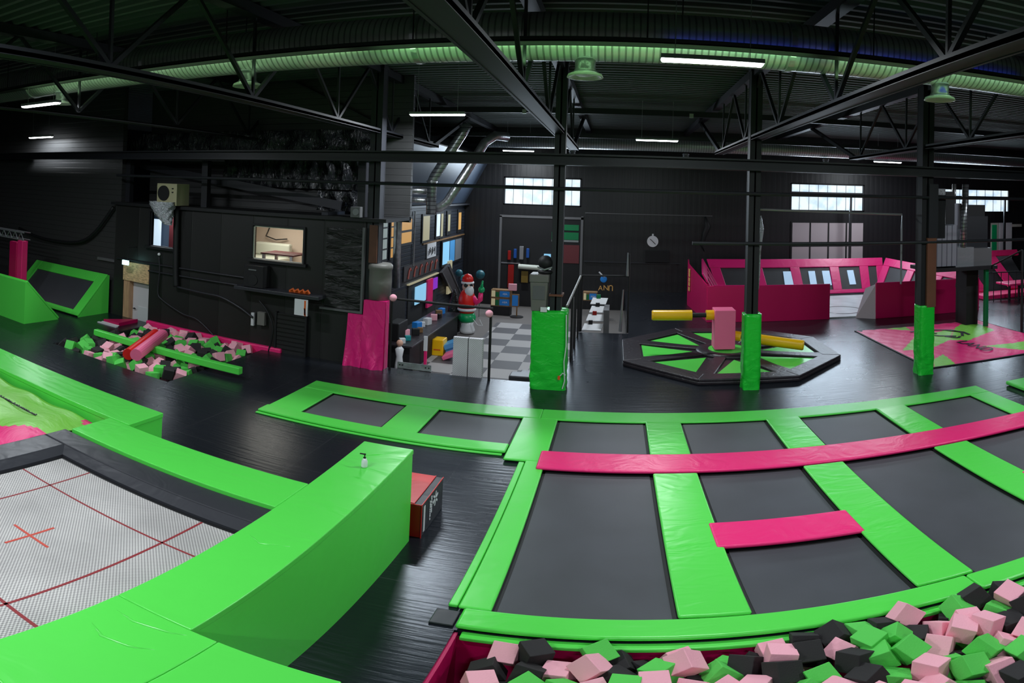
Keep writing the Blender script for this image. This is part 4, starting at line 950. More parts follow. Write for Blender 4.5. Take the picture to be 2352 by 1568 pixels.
# shop opening, its shaded inside painted as a black sheet
B(FX+.0, FX+.04, 22.9, 26.7, -1, 1.15).build('shop_dark_sheet', 'black_matte', hf)
B(FX+.0, FX+.10, 22.8, 26.9, 1.17, 1.22).build('shop_lintel', 'cream_pane', hf)
B(FX+.01, FX+.03, 15.8, 22.6, -1, 1.1).build('lower_panel', 'black_matte', hf)
tag(B(FX+.12, FX+.16, 23.45, 24.85, .28, 1.02).build('menu_screen', 'screen_blue'), 'pale blue menu screen in the shop opening', 'screen')
tag(B(FX+.12, FX+.2, 24.95, 25.7, -.1, 1.12).build('pink_banner', 'pink_vinyl'), 'upright pink banner beside the pale blue screen', 'banner')
tag(B(FX+.10, FX+.14, 25.75, 26.6, .55, 1.05).build('purple_screen', 'screen_purple'), 'purple glowing screen in the shop opening', 'screen')
t = thing('poster', 'white poster with black drawings on the boarded house front', 'poster', (FX+.08, 25.8, 2.05))
B(FX+.02, FX+.06, 25.15, 26.45, 2.02, 2.66).build('sheet', 'white_plastic', t)
m = MB()
for k in range(9): m.box(FX+.06, FX+.065, 25.25+.12*k, 25.31+.12*k+.03*(k % 3), 2.12+.05*(k % 4), 2.35+.06*(k % 3))
m.build('drawing', 'edge_black', t)
t = thing('wall_screen', 'blue and grey picture screen at the end of the house front', 'screen', (FX+.1, 29.2, 1.4))
B(FX+.02, FX+.10, 27.3, 30.9, 1.40, 2.62).build('casing', 'edge_black', t)
B(FX+.10, FX+.11, 27.4, 28.5, 1.5, 2.55).build('picture', 'screen_blue', t); B(FX+.10, FX+.11, 28.6, 29.5, 1.5, 2.55).build('picture', 'light_blue', t); B(FX+.10, FX+.11, 29.6, 30.8, 1.5, 2.55).build('picture', 'grey_duct', t)
t = thing('candy_banner', 'dark banner of red and white candy shapes over the shop opening', 'banner', (FX+.08, 25, 1.4))
B(FX+.02, FX+.05, 22.3, 26.9, 1.38, 1.98).build('cloth', 'graffiti', t)
for k in range(6):
    y_ = 22.7+k*.72; MB().tube([(FX+.08, y_, 1.45), (FX+.08, y_+.12, 1.75), (FX+.08, y_+.24, 1.85), (FX+.08, y_+.34, 1.76)], .035, 8).build('candy_cane', 'candy', t)
t = thing('slanted_stair', 'dark slanted stair side with pale edging beyond the shop opening', 'stairs', (FX+.3, 28.5, -1))
MB().slab([(FX+.1, 26.9, 1.2), (FX+.1, 30.4, -1), (FX+.1, 31.5, -1), (FX+.1, 28.3, 1.5)], (.12, 0, 0)).build('stringer', 'graffiti', t)
MB().tube([(FX+.25, 26.9, 1.25), (FX+.25, 30.4, -1)], .035, 6).build('edge_tube', 'silver_sheen', t); MB().tube([(FX+.25, 28.0, 1.4), (FX+.25, 31.1, -.7)], .025, 6).build('edge_tube', 'silver_sheen', t)
tag(B(FX+.1, FX+.2, 28.2, 28.8, .0, 1.6).build('beige_panel', 'cream_pane'), 'beige lit strip panel behind the slanted stair', 'panel')
# service desk with goods
t = thing('service_desk', 'long black service desk running back along the house front', 'desk', (-6.7, 21.5, -1))
MB().prism([(-7.2, 18.4), (-6.25, 18.4), (-6.25, 24.3), (-7.2, 24.3)], -1, -.12).build('body', 'black_metal', t)
B(-7.3, -6.15, 18.3, 24.4, -.12, -.06).build('worktop', 'black_leather', t, bevel=.01)
rnd = random.Random(4)
goods = [('goods_box', 'white_plastic', 'white'), ('goods_box', 'teal', 'teal'), ('goods_box', 'foam_pink', 'pale pink'), ('goods_box', 'edge_black', 'black'), ('goods_box', 'wood_brown', 'brown'), ('goods_box', 'sign_blue', 'blue'), ('goods_box', 'white_plastic', 'white')]
for k in range(13):
    g = goods[k % 7]; y_ = 18.6+k*.44; x_ = -6.5-rnd.uniform(0, .35); s_ = rnd.uniform(.09, .16)
    o = MB().box(-s_, s_, -s_*.8, s_*.8, 0, s_*1.8).build(g[0], g[1], bevel=.015); o.location = (x_, y_, -.06); o.rotation_euler = (0, 0, rnd.uniform(0, 1.5))
    tag(o, '%s packet on the service desk, %s' % (g[2], ['nearest of all', 'second from its near end', 'third from its near end', 'fourth from its near end', 'fifth from its near end', 'sixth from its near end', 'exactly in the middle',
        'just past the middle', 'sixth from its far end', 'fourth from its far end', 'third from its far end', 'next to last at its far end', 'farthest of all'][k]), 'packet')
tag(MB().box(-7.15, -6.75, 18.7, 19.6, -.06, .55).build('till', 'edge_black', bevel=.03), 'black till block at the near end of the service desk', 'till')
t = thing('mannequin_toy', 'small doll figure with white dress at the near end of the desk', 'doll', (-6.45, 18.0, -1))
MB().lathe([(.16, -1.0), (.13, -.6), (.10, -.35), (.14, -.1), (.05, .0)], (-6.45, 18.0, 0), 14).build('dress', 'white_plastic', t, smooth=True)
MB().ball((-6.45, 18.0, .10), .11).build('head', 'skin', t, smooth=True)
t = thing('play_cube', 'yellow toddler play cube with green printed side', 'toy', (-6.0, 21.0, -1))
B(-6.35, -5.86, 20.85, 21.4, -1, -.40).build('body', 'yellow_vinyl', t, bevel=.03)
B(-6.36, -6.35, 20.9, 21.45, -.95, -.4).build('printed_side', 'dark_green', t); B(-6.2, -5.95, 20.845, 20.855, -.8, -.75).build('edge_seam', 'orange', t)
t = thing('floor_cushion', 'blue tilted floor cushion beside the yellow cube', 'cushion', (-5.7, 21.3, -1))
MB().slab([(-5.88, 20.95, -.62), (-5.50, 20.95, -.45), (-5.50, 21.5, -.40), (-5.88, 21.5, -.57)], (.06, 0, -.18)).build('pad', 'light_blue', t, bevel=.02); B(-5.8, -5.5, 21.0, 21.45, -1, -.68).build('base', 'light_blue', t)
t = thing('floor_cushion', 'pink tilted floor cushion in front of the blue one', 'cushion', (-5.5, 20.7, -1))
MB().slab([(-5.75, 20.3, -.88), (-5.32, 20.3, -.68), (-5.32, 20.85, -.62), (-5.75, 20.85, -.82)], (.06, 0, -.12)).build('pad', 'light_pink_vinyl', t, bevel=.02)
t = thing('toy_stand', 'thin pink and white display stand beside the service desk', 'stand', (-6.1, 19.6, -1))
B(-6.14, -6.06, 19.55, 19.65, -1, -.5).build('post', 'pink_vinyl', t); B(-6.16, -6.04, 19.54, 19.6, -.5, .02).build('panel', 'white_plastic', t)
tag(B(-6.35, -5.9, 20.9, 20.95, -1, -.99).build('lime_strip', 'bag_lime'), 'lime strip on the lower floor before the yellow cube', 'strip')
# blurred plants behind the desk
tag(MB().ball((-7.4, 19.0, .05), .30, 10, 6, (1, 1, 1.6)).build('coat_heap', 'black_cloth', smooth=True), 'dark heap of coats behind the near end of the desk', 'clothes')
# inflatable figure in red
sx, sy = -6.0, 24.8
t = thing('inflatable_figure', 'tall inflatable bearded figure in red suit holding a green bottle', 'inflatable', (sx, sy, -1))
MB().lathe([(.20, -1.0), (.30, -.97), (.32, -.85), (.24, -.62), (.26, -.5)], (sx+.05, sy, 0), 20).build('snow_base', 'white_plastic', t, smooth=True)
MB().lathe([(.26, -.52), (.36, -.42), (.37, -.3), (.30, -.12)], (sx+.02, sy, 0), 20).build('green_boots', 'santa_green', t, smooth=True)
MB().lathe([(.28, -.14), (.36, .0), (.37, .15), (.34, .22), (.36, .32), (.35, .5), (.27, .75), (.2, .85)], (sx, sy, 0), 22).build('coat', 'red_cloth', t, smooth=True)
MB().lathe([(.37, .12), (.385, .17), (.37, .22)], (sx, sy, 0), 22).build('belt', 'edge_black', t, smooth=True)
MB().lathe([(.37, -.02), (.40, .04), (.37, .10)], (sx, sy, 0), 22).build('fur_trim', 'white_plastic', t, smooth=True)
hd = MB().ball((sx+.02, sy-.02, 1.0), .24, 16, 10, (1, 1, 1.05)).build('head', 'skin', t, smooth=True)
MB().ball((sx+.12, sy-.16, .84), .20, 14, 9, (1, .8, 1.2)).build('beard', 'white_plastic', t, smooth=True)
MB().tube([(sx+.14, sy-.2, 1.0), (sx+.18, sy-.24, .98)], .05, 10).build('nose', 'skin', t)
MB().tube([(sx-.02, sy-.22, 1.08), (sx+.0, sy-.27, 1.08)], .085, 14).build('sunglasses', 'edge_black', t); MB().tube([(sx+.17, sy-.14, 1.08), (sx+.21, sy-.17, 1.08)], .07, 14).build('sunglasses', 'edge_black', t)
MB().lathe([(.26, 1.12), (.28, 1.17), (.26, 1.22)], (sx, sy, 0), 18).build('hat_brim', 'white_plastic', t, smooth=True)
MB().lathe([(.25, 1.2), (.22, 1.38), (.14, 1.5), (0, 1.55)], (sx, sy, 0), 18).build('hat', 'red_cloth', t, smooth=True)
MB().tube([(sx+.25, sy-.05, .55), (sx+.45, sy-.1, .35), (sx+.58, sy-.12, .5), (sx+.60, sy-.12, .78)], [.13, .12, .11, .09], 14).build('raised_arm', 'pink_vinyl', t, smooth=True)
MB().ball((sx+.62, sy-.12, .92), .14, 12, 8).build('mitten', 'santa_green', t, smooth=True)
MB().tube([(sx+.62, sy-.12, 1.0), (sx+.64, sy-.12, 1.15), (sx+.66, sy-.12, 1.3)], [.09, .05, .035], 12).build('bottle', 'santa_green', t, smooth=True)
MB().tube([(sx+.3, sy-.2, -.3), (sx+.55, sy-.3, -.55), (sx+.75, sy-.3, -.55), (sx+.62, sy-.3, -.3)], .012, 6).build('tether', 'white_plastic', t)
MB().ball((sx-.28, sy+.5, 1.25), .16, 12, 8).build('rear_ball', 'teal', t, smooth=True)
for bx_, by_, bz_, br_, lab in ((-6.25, 28.3, 1.05, .22, 'teal round balloon on a stick behind the red inflatable figure'), (-7.2, 28.0, 1.1, .18, 'dull teal balloon on a stick left of the red figure')):
    t = thing('balloon', lab, 'balloon', (bx_, by_, -1))
    MB().ball((bx_, by_, bz_), br_, 14, 9).build('ball', 'dull_teal', t, smooth=True); MB().tube([(bx_, by_, -1), (bx_, by_, bz_-br_)], .012, 6).build('stick', 'black_metal', t)
t = thing('dark_curtain', 'black cloth bundle standing left of the red inflatable figure', 'cloth', (-6.6, 25.2, -1))
MB().lathe([(.3, -1), (.34, -.6), (.22, .2), (.1, .6), (.04, .8)], (-6.6, 25.0, 0), 16).build('cloth', 'black_cloth', t, smooth=True)
# wooden crates with blue labels
def crate(x0, x1, y, z0, z1, lab):
    t = thing('wooden_crate', lab, 'crate', ((x0+x1)/2, y, z0))
    B(x0, x1, y, y+.5, z0, z1).build('body', 'wood_brown', t)
    B(x0+(x1-x0)*.45, x1-.04, y-.01, y, z0+.05, z1-.05).build('blue_label', 'sign_blue', t)
    B(x0+.03, x0+(x1-x0)*.22, y-.01, y, z0+.04, z1-.04).build('picture', 'cream_pane', t); B(x0+(x1-x0)*.24, x0+(x1-x0)*.42, y-.01, y, z0+.04, z1-.1).build('green_picture', 'dark_green', t)
    text('lettering', 'ABA', (z1-z0)*.32, 'white_plastic', basis((x0+(x1-x0)*.72, y-.015, (z0+z1)/2), (1, 0, 0), (0, 0, 1)), t)
crate(-5.85, -4.9, 29.0, -.13, .25, 'upper wooden crate with blue label near the back doorway'); crate(-5.85, -4.9, 29.0, -.55, -.14, 'lower wooden crate with blue label near the back doorway')
B(-5.85, -4.9, 29.0, 29.5, -1, -.55).build('crate_shelf', 'black_metal'); tag(D.objects['crate_shelf'], 'black low shelf carrying the two labelled crates', 'shelf')
crate(-1.45, -.78, 29.0, -.06, .34, 'small wooden crate with blue label seen behind the white steps'); 
t = thing('sign_stand', 'upright blue sign on a wooden stand with round black foot', 'sign', (-4.6, 28.9, -1))
MB().lathe([(.32, -1), (.32, -.97), (.03, -.95)], (-4.55, 28.85, 0), 18).build('foot', 'edge_black', t); B(-4.58, -4.52, 28.83, 28.87, -.96, -.5).build('post', 'wood_brown', t)
B(-4.83, -4.45, 28.82, 28.88, -.5, .12).build('board', 'wood_brown', t); B(-4.78, -4.5, 28.80, 28.82, -.45, .07).build('blue_face', 'sign_blue', t)
tag(B(-5.0, -4.6, 28.9, 29.0, .27, .6).build('red_parcel', 'foam_pink', bevel=.02), 'pinkish parcel on top of the labelled crates', 'parcel')
# doorway in the back wall (shade of the hall beyond painted as a black sheet)
m = MB(); w = .10
m.box(-6.05, -5.93, BY-.06, BY+.02, -1, 3.75); m.box(-1.80, -1.68, BY-.06, BY+.02, -1, 3.85); m.box(-6.05, -1.68, BY-.06, BY+.02, 3.68, 3.80)
dw = D.objects.new('door_2', None); C.objects.link(dw); dw.location = (-3.9, BY, -1); dw['kind'] = 'structure'; dw['label'] = 'large open doorway with pale frame in the back wall'
m.build('door_frame', 'grey_paint', dw)
B(-5.93, -1.80, BY-.03, BY-.01, -1, 3.68).build('dark_hall_sheet', 'black_matte', dw)
B(-2.75, -1.9, BY-.05, BY-.03, 3.1, 3.4).build('green_sheet', 'dark_green', dw); B(-3.3, -1.9, BY-.05, BY-.03, 2.50, 2.60).build('pale_rail', 'silver_sheen', dw)
B(-3.3, -1.9, BY-.045, BY-.03, 2.62, 3.0).build('green_sheet', 'dark_green', dw); B(-2.7, -1.85, BY-.05, BY-.03, 1.4, 2.35).build('dark_red_panel', 'dark_red_wood', dw)
B(-5.9, -4.9, BY-.06, BY-.03, 1.25, 1.31).build('counter_edge', 'silver_sheen', dw)
for x0_, x1_, z0_, z1_, mt_, nm in ((-5.55, -5.38, 1.45, 1.95, 'red_dark', 'hanging_jersey'), (-5.24, -5.08, 1.55, 2.05, 'dull_blue', 'hanging_jersey'), (-4.94, -4.72, 1.5, 2.2, 'silver_sheen', 'hanging_jersey'), (-4.58, -4.42, 1.6, 2.1, 'dull_blue', 'hanging_jersey')):
    MB().prism([(x0_, BY-.2), (x1_, BY-.2), (x1_, BY-.12), (x0_, BY-.12)], z0_, z1_).build(nm, mt_, dw, bevel=.03)
B(-5.5, -5.2, BY-.2, BY-.1, .0, 1.2).build('red_machine', 'red_dark', dw)
MB().tube([(-4.95, BY-.25, 1.15), (-3.2, BY-.25, 1.1)], .13, 12).build('paper_roll', 'diffuser_white', dw); B(-4.8, -4.45, BY-.2, BY-.1, .3, .9).build('yellow_machine', 'crane_yellow', dw)
B(-3.65, -3.3, BY-.2, BY-.1, 1.6, 1.85).build('monitor', 'screen_blue', dw)
# grey bin and lamp head beside the central column
t = thing('waste_bin', 'tall grey lidded bin standing on the widest green pad', 'bin', (-1.85, 15.3, 2.05))
MB().hull([(-2.02, 15.05, 2.05), (-1.66, 15.05, 2.05), (-1.66, 15.5, 2.05), (-2.02, 15.5, 2.05)], [(-2.06, 15.02, 2.78), (-1.62, 15.02, 2.78), (-1.62, 15.55, 2.78), (-2.06, 15.55, 2.78)]).build('body', 'bin_grey', t, bevel=.02)
B(-2.08, -1.6, 15.0, 15.57, 2.78, 2.98).build('lid', 'bin_grey', t, bevel=.025); B(-1.99, -1.69, 15.02, 15.05, 2.35, 2.7).build('front_panel', 'grey_paint', t)
t = thing('moving_head_lamp', 'black round stage lamp on top of the grey bin', 'stage lamp', (-1.72, 15.3, 2.98))
MB().lathe([(.17, 0), (.20, .05), (.16, .09)], (-1.72, 15.3, 2.98), 18).build('base', 'edge_black', t, smooth=True); MB().ball((-1.72, 15.3, 3.25), .19, 16, 10).build('head', 'black_metal', t, smooth=True)
MB().tube([(-1.9, 15.12, 3.16), (-1.72, 15.08, 3.10), (-1.54, 15.12, 3.16)], .02, 8).build('yoke', 'silver_sheen', t)
tag(B(-1.78, -1.62, 14.98, 15.02, 2.05, 2.17).build('socket_plate', 'white_plastic'), 'small white socket box on the top edge of the widest green pad', 'socket')
t = thing('hanging_lanyard', 'white cords and orange tag hanging on the widest green pad', 'cord', (-1.15, 14.98, .0))
MB().tube([(-1.14, 15.0, 2.0), (-1.12, 14.97, 1.2), (-1.16, 14.96, .8), (-1.13, 14.95, .3), (-1.18, 14.95, .08)], .014, 6).build('cord', 'white_plastic', t)
MB().tube([(-1.3, 14.98, .35), (-1.18, 14.95, .5), (-1.12, 14.96, .45)], .014, 6).build('cord', 'white_plastic', t); B(-1.30, -1.24, 14.94, 14.97, .32, .42).build('tag', 'orange', t)
# portal rails around the opening
def rail(name, pts, label, r=.035, cat='railing'):
    t = thing(name, label, cat, pts[0][0]); 
    for i, seg in enumerate(pts): MB().tube(seg, r, 8).build('post' if abs(seg[0][2]-seg[-1][2]) > .5 else 'top_rail', 'edge_black', t)
    return t
rail('portal_rail', [[(-5.80, 15.45, 0), (-5.80, 15.45, 2.02)], [(-3.1, 15.45, 0), (-3.1, 15.45, 1.97)], [(-5.85, 15.45, 2.02), (-3.05, 15.45, 1.97)]], 'black square rail frame between the pink cover and the white mesh panel')
for x_, z_, lab in ((-5.74, 2.05, 'pale pink ball on the left end of the black rail'), (-3.13, 1.84, 'pale pink ball on the right end of the black rail')):
    tag(MB().ball((x_, 15.38, z_), .10, 16, 10).build('pink_ball', 'foam_pink', smooth=True), lab, 'ball')
t = thing('mesh_cabinet', 'white perforated two-door cabinet standing behind the deck edge', 'cabinet', (-3.75, 16.0, -1))
B(-4.14, -3.745, 15.72, 15.84, -1, 1.06).build('door', 'mesh_white', t, bevel=.01); B(-3.725, -3.34, 15.72, 15.84, -1, 1.06).build('door', 'mesh_white', t, bevel=.01); B(-3.75, -3.72, 15.74, 15.82, -1, 1.05).build('frame_bar', 'black_metal', t)
t = thing('steel_bracket', 'silver steel channel lying at the deck edge', 'bracket', (-5.15, 15.7, 0))
m = MB(); m.box(-5.65, -4.70, 15.64, 15.66, 0.0, .2); m.box(-5.65, -4.70, 15.64, 15.76, .0, .02); m.build('channel', 'galvanised', t)
for x_ in (-5.58, -5.5, -4.85, -4.76): MB().tube([(x_, 15.62, .12), (x_, 15.64, .12)], .02, 8).build('bolt', 'edge_black', t)
t = thing('side_rail', 'black rail frame running back from the widest green pad', 'railing', (-1.2, 17, 0))
MB().tube([(-1.2, 15.9, 2.05), (-1.2, 22.0, 2.05)], .035, 8).build('handrail', 'bin_grey', t)
for y_ in (17.9, 18.4, 19.5, 21.0, 22.0): MB().tube([(-1.2, y_, 0), (-1.2, y_, 2.05)], .035, 8).build('post', 'edge_black', t)
for y_ in (18.15,): B(-1.22, -1.18, 17.95, 18.35, .1, 1.9).build('grille', 'grey_paint', t)
t = rail('portal_rail', [[(-1.15, 22.05, 0), (-1.15, 22.05, 2.07)], [(.52, 22.05, 0), (.52, 22.05, 2.9)], [(-1.15, 22.05, 2.07), (.52, 22.05, 2.1)]], 'black rail frame around the white steps')
MB().tube([(.46, 22.0, 2.1), (.46, 22.0, 2.95)], [.05, .02], 8).build('tinsel_wrap', 'silver_sheen', t)
MB().tube([(.26, 22.0, .05), (.33, 22.0, 1.6)], [.06, .025], 8).build('tinsel_wrap', 'silver_sheen', t)
t = thing('white_steps', 'stack of white boards like steps inside the black rail frame', 'steps', (-.5, 23, -1))
for k, (z_, y_, x0_, x1_) in enumerate(((-.02, 22.5, -1.05, -.35), (.28, 22.8, -.92, -.28), (.55, 23.1, -.82, -.22), (.82, 23.4, -.80, -.22))):
    MB().slab([(x0_-.08, y_-.1, z_), (x1_-.08, y_-.1, z_), (x1_, y_+.15, z_+.2), (x0_, y_+.15, z_+.2)], (0, .02, -.03)).build('board', 'white_plastic', t)
    B(x0_+.15, x0_+.3, y_+.1, y_+.2, z_+.18, z_+.32).build('shoe', ['edge_black', 'red_dark', 'edge_black', 'dark_green'][k], t)
B(-.35, -.15, 22.4, 23.6, -1, .75).build('side_panel', 'grey_paint', t)
t = thing('wall_lettering', 'gold painted letters low on the back wall beside the doorway', 'lettering', (-.45, BY-.02, .0))
text('letter', 'A', .36, 'gold', basis((-.70, BY-.02, .14), (1, 0, 0), (0, 0, 1)), t); text('letter', 'N', .38, 'gold', basis((-.42, BY-.02, .16), (1, 0, 0), (0, 0, 1)), t)
MB().tube([(-.26, BY-.02, .02), (-.26, BY-.02, .24), (-.22, BY-.02, .29), (-.12, BY-.02, .29), (-.08, BY-.02, .24), (-.08, BY-.02, .02)], .025, 6).build('letter', 'gold', t)
t = thing('wall_mural', 'small blue and white mural shape above the gold letters', 'mural', (-.6, BY-.03, .4))
MB().ball((-.55, BY-.02, .62), .18, 12, 8, (1, .1, 1)).build('blue_shape', 'sign_blue', t, smooth=True); MB().tube([(-.8, BY-.04, 1.0), (-.6, BY-.04, .8), (-.5, BY-.04, .75)], .04, 8).build('horn', 'white_plastic', t)
# deck side step blocks near the green pad
for x0_, y_, z_, lab in ((-2.85, 17.0, -.3, 'nearest black step block beside the widest green pad'), (-2.7, 17.9, -.5, 'middle black step block beside the widest green pad'), (-2.6, 18.8, -.7, 'farthest black step block beside the widest green pad')):
    tag(B(x0_, x0_+.75, y_, y_+.5, -1, z_).build('step_block', 'black_pad', bevel=.03), lab, 'step')

# ================================================================== back wall details
t = thing('wall_clock', 'round white stopwatch-shaped clock on the back wall', 'clock', (1.92, BY-.05, 2.35))
MB().tube([(1.92, BY, 2.66), (1.92, BY-.07, 2.66)], .29, 28).build('face', 'white_plastic', t)
B(1.88, 1.96, BY-.05, BY, 2.93, 3.05).build('crown', 'white_plastic', t)
MB().beam((1.92, BY-.08, 2.66), (1.78, BY-.08, 2.78), .02, .03).build('hand', 'edge_black', t); MB().beam((1.92, BY-.08, 2.66), (2.06, BY-.08, 2.52), .02, .03).build('hand', 'edge_black', t)
tag(B(1.55, 2.80, BY-.25, BY, 1.60, 2.20).build('scoreboard', 'black_matte'), 'black box screen under the round clock', 'screen')
tag(B(-1.6, 3.4, BY-.1, BY, 1.50, 1.56).build('wall_ledge', 'dark_steel'), 'thin ledge low on the back wall left of the pink cage', 'ledge')
tag(B(-1.6, 5.0, BY-.04, BY, 4.02, 4.06).build('wall_conduit', 'grey_paint'), 'thin conduit along the back wall above the clock', 'conduit')
gd = D.objects.new('door_3', None); C.objects.link(gd); gd.location = (11.4, BY-.1, 1.5); gd['kind'] = 'structure'; gd['label'] = 'pale translucent garage door under the middle window'
B(9.25, 13.5, BY-.06, BY, 1.5, 3.82).build('door_leaf', 'edge_black', gd)
m = MB()
for i in range(4):
    for j in range(2): m.box(9.33+i*1.05, 10.28+i*1.05, BY-.08, BY-.06, 1.35+j*1.3, 2.45+j*1.3)
m.build('translucent_panels', 'pinkish_grey', gd)
wd = D.objects.new('door_4', None); C.objects.link(wd); wd.location = (23, BY-.1, .5); wd['kind'] = 'structure'; wd['label'] = 'white door with green sign beside it at the right edge'
B(22.7, 23.7, BY-.08, BY, .2, 3.72).build('door_leaf', 'white_paint', wd); B(22.1, 22.65, BY-.06, BY, 1.5, 3.72).build('side_light', 'diffuser_white', wd); B(22.15, 22.5, BY-.09, BY-.06, 1.8, 3.6).build('green_stripe', 'santa_green', wd)
B(23.7, 24.5, BY-.07, BY, 3.45, 3.62).build('green_sign', 'diffuser_white', wd)
for x_, lab in ((12.35, 'slim dark post standing before the middle back window'), (22.55, 'slim dark post standing before the right back window')):
    tag(B(x_-.06, x_+.06, 30.85, 30.97, 0, 5.25).build('slim_post', 'black_metal'), lab, 'post')
t = thing('hung_harness', 'black harness hanging on the back wall left of the black column', 'harness', (4.7, BY-.1, 2.5))
MB().tube([(4.6, BY-.1, 4.0), (4.75, BY-.1, 3.5), (4.6, BY-.1, 3.1), (4.45, BY-.1, 2.5), (4.6, BY-.1, 2.2)], [.05, .16, .12, .06, .02], 10).build('straps', 'edge_black', t, smooth=True)
t = thing('plastic_roll', 'crumpled clear plastic hanging behind the black column', 'plastic', (3.9, 16, 2.7))
MB().tube([(3.76, 15.75, 4.55), (3.80, 15.75, 4.2), (3.74, 15.75, 3.6), (3.76, 15.75, 3.0), (3.74, 15.75, 2.6)], [.02, .06, .05, .025, .02], 8).build('film', 'silver_foil', t, smooth=True)

# ================================================================== stage building details
t = thing('plastic_sheeting', 'black crinkled plastic sheeting above the stage building', 'sheeting', (-12, 17.0, 4.3))
def sheet(x0, x1, y, z0, z1, nm='sheet', seed=1, amp=.10, n=70):
    m = MB(); nz = 10; vs = []
    for j in range(nz+1):
        z = z0+(z1-z0)*j/nz
        for i in range(n+1):
            x = x0+(x1-x0)*i/n
            vs.append((x, y+amp*math.sin(i*.9+seed+.8*math.sin(j*.7+i*.13))+amp*.5*math.sin(i*2.3+j*.9), z))
    m.add(vs, [(j*(n+1)+i, j*(n+1)+i+1, (j+1)*(n+1)+i+1, (j+1)*(n+1)+i) for j in range(nz) for i in range(n)])
    return m.build(nm, 'plastic_sheet', t, smooth=True)
sheet(-18.0, -7.1, 17.0, 5.95, 6.75, seed=1); sheet(-12.6, -7.1, 16.95, 4.9, 5.9, seed=3); sheet(-8.9, -7.1, 16.9, 4.25, 4.85, seed=5, n=20)
tag(B(-18.2, -6.6, 16.75, 16.85, 5.86, 5.94).build('rear_beam', 'dark_steel'), 'steel rail under the upper plastic sheeting', 'beam')
tag(MB().beam((-16.3, 16.7, 5.55), (-8.0, 16.7, 4.42), .06, .26).build('raking_beam', 'dark_steel'), 'dark beam slanting down over the stage building', 'beam')
for x_, lab in ((-16.2, 'upright post at the left end above the stage ledge'), (-12.6, 'upright post mid way above the stage ledge'), (-7.0, 'upright post at the right end above the stage ledge')):
    tag(B(x_-.12, x_+.12, 15.9, 16.1, 4.16, 5.7).build('upright_post', 'dark_steel'), lab, 'post')
t = thing('fan_unit', 'cream outdoor fan unit with crumpled foil skirt on the stage ledge', 'fan unit', (-13.5, 15.2, 3.5))
B(-13.97, -13.1, 15.1, 15.75, 4.18, 4.90).build('casing', 'ac_cream', t, bevel=.015)
MB().tube([(-13.66, 15.1, 4.58), (-13.66, 15.07, 4.58)], .25, 24).build('grille', 'edge_black', t)
for z_ in (4.72, 4.6): B(-13.3, -13.24, 15.08, 15.1, z_, z_+.04).build('vent_mark', 'edge_black', t)
m = MB(); vs = []; NZ, NN = 14, 28
for j in range(NZ+1):
    u = j/NZ; z = 4.3-.75*u; r = .47-.33*u**1.6; cx_ = -13.62+.30*u**2
    for k in range(NN):
        a = 2*PI*k/NN; q = 1+.12*math.sin(k*2.1+j*1.3)+.08*math.sin(k*3.7-j*2.2); vs.append((cx_+r*q*math.cos(a), 15.0+.28*(r/.47)*q*math.sin(a), z))
m.add(vs, [(j*NN+k, j*NN+(k+1) % NN, (j+1)*NN+(k+1) % NN, (j+1)*NN+k) for j in range(NZ) for k in range(NN)]); m.build('foil_skirt', 'silver_foil', t, smooth=True)
t = thing('wall_speaker', 'small speaker with round cone at the right end of the stage ledge', 'speaker', (-6.9, 15.3, 4.16))
B(-7.02, -6.74, 15.25, 15.5, 4.17, 4.46).build('cabinet', 'grey_paint', t, bevel=.01); MB().tube([(-6.86, 15.25, 4.32), (-6.86, 15.23, 4.32)], .09, 18).build('cone', 'silver_sheen', t)
t = thing('stage_speaker', 'black box speaker standing on the wall shelf', 'speaker', (-9.95, 15.2, 1.92))
B(-10.30, -9.62, 15.02, 15.4, 1.93, 2.58).build('cabinet', 'black_matte', t, bevel=.015); B(-10.12, -9.85, 15.0, 15.02, 2.44, 2.47).build('badge', 'silver_sheen', t); MB().tube([(-9.96, 15.02, 2.16), (-9.96, 15.0, 2.16)], .16, 20).build('woofer', 'black_metal', t)
tag(B(-10.6, -7.75, 14.95, 15.44, 1.82, 1.92).build('wall_shelf', 'black_pad', bevel=.01), 'long black wall shelf under the lit inner window', 'shelf')
t = thing('orange_rack', 'orange small rack lying on the wall shelf', 'rack', (-8.5, 15.2, 1.92))
for k in range(4): MB().tube([(-8.72+.16*k, 15.05, 1.98), (-8.62+.16*k, 15.05, 2.05), (-8.56+.16*k, 15.05, 1.96)], .03, 8).build('hoop', 'orange', t)
B(-8.78, -8.15, 15.1, 15.2, 1.93, 1.99).build('bar', 'orange', t)
t = thing('notice_board', 'white notice with orange curved stripe hanging below the shelf', 'sign', (-8.27, 14.95, 1.35))
B(-8.47, -8.06, 14.90, 14.94, 1.34, 1.80).build('sheet', 'white_plastic', t); MB().hull([(-8.14, 14.895, 1.34), (-8.10, 14.895, 1.34), (-8.12, 14.895, 1.56), (-8.17, 14.895, 1.56)], [(-8.14, 14.90, 1.34), (-8.10, 14.90, 1.34), (-8.12, 14.90, 1.56), (-8.17, 14.90, 1.56)]).build('stripe', 'orange', t)
B(-8.16, -8.11, 14.895, 14.90, 1.36, 1.78).build('stripe', 'orange', t)
t = thing('exit_sign', 'small lit exit sign hanging over the wooden door panel', 'exit sign', (-15.2, 15.0, 2.0))
B(-15.42, -15.12, 15.0, 15.04, 2.00, 2.16).build('lit_face', 'exit_lit', t); MB().tube([(-15.15, 15.02, 2.16), (-15.15, 15.02, 2.62), (-15.15, 15.44, 2.62)], .012, 6).build('bracket', 'edge_black', t)
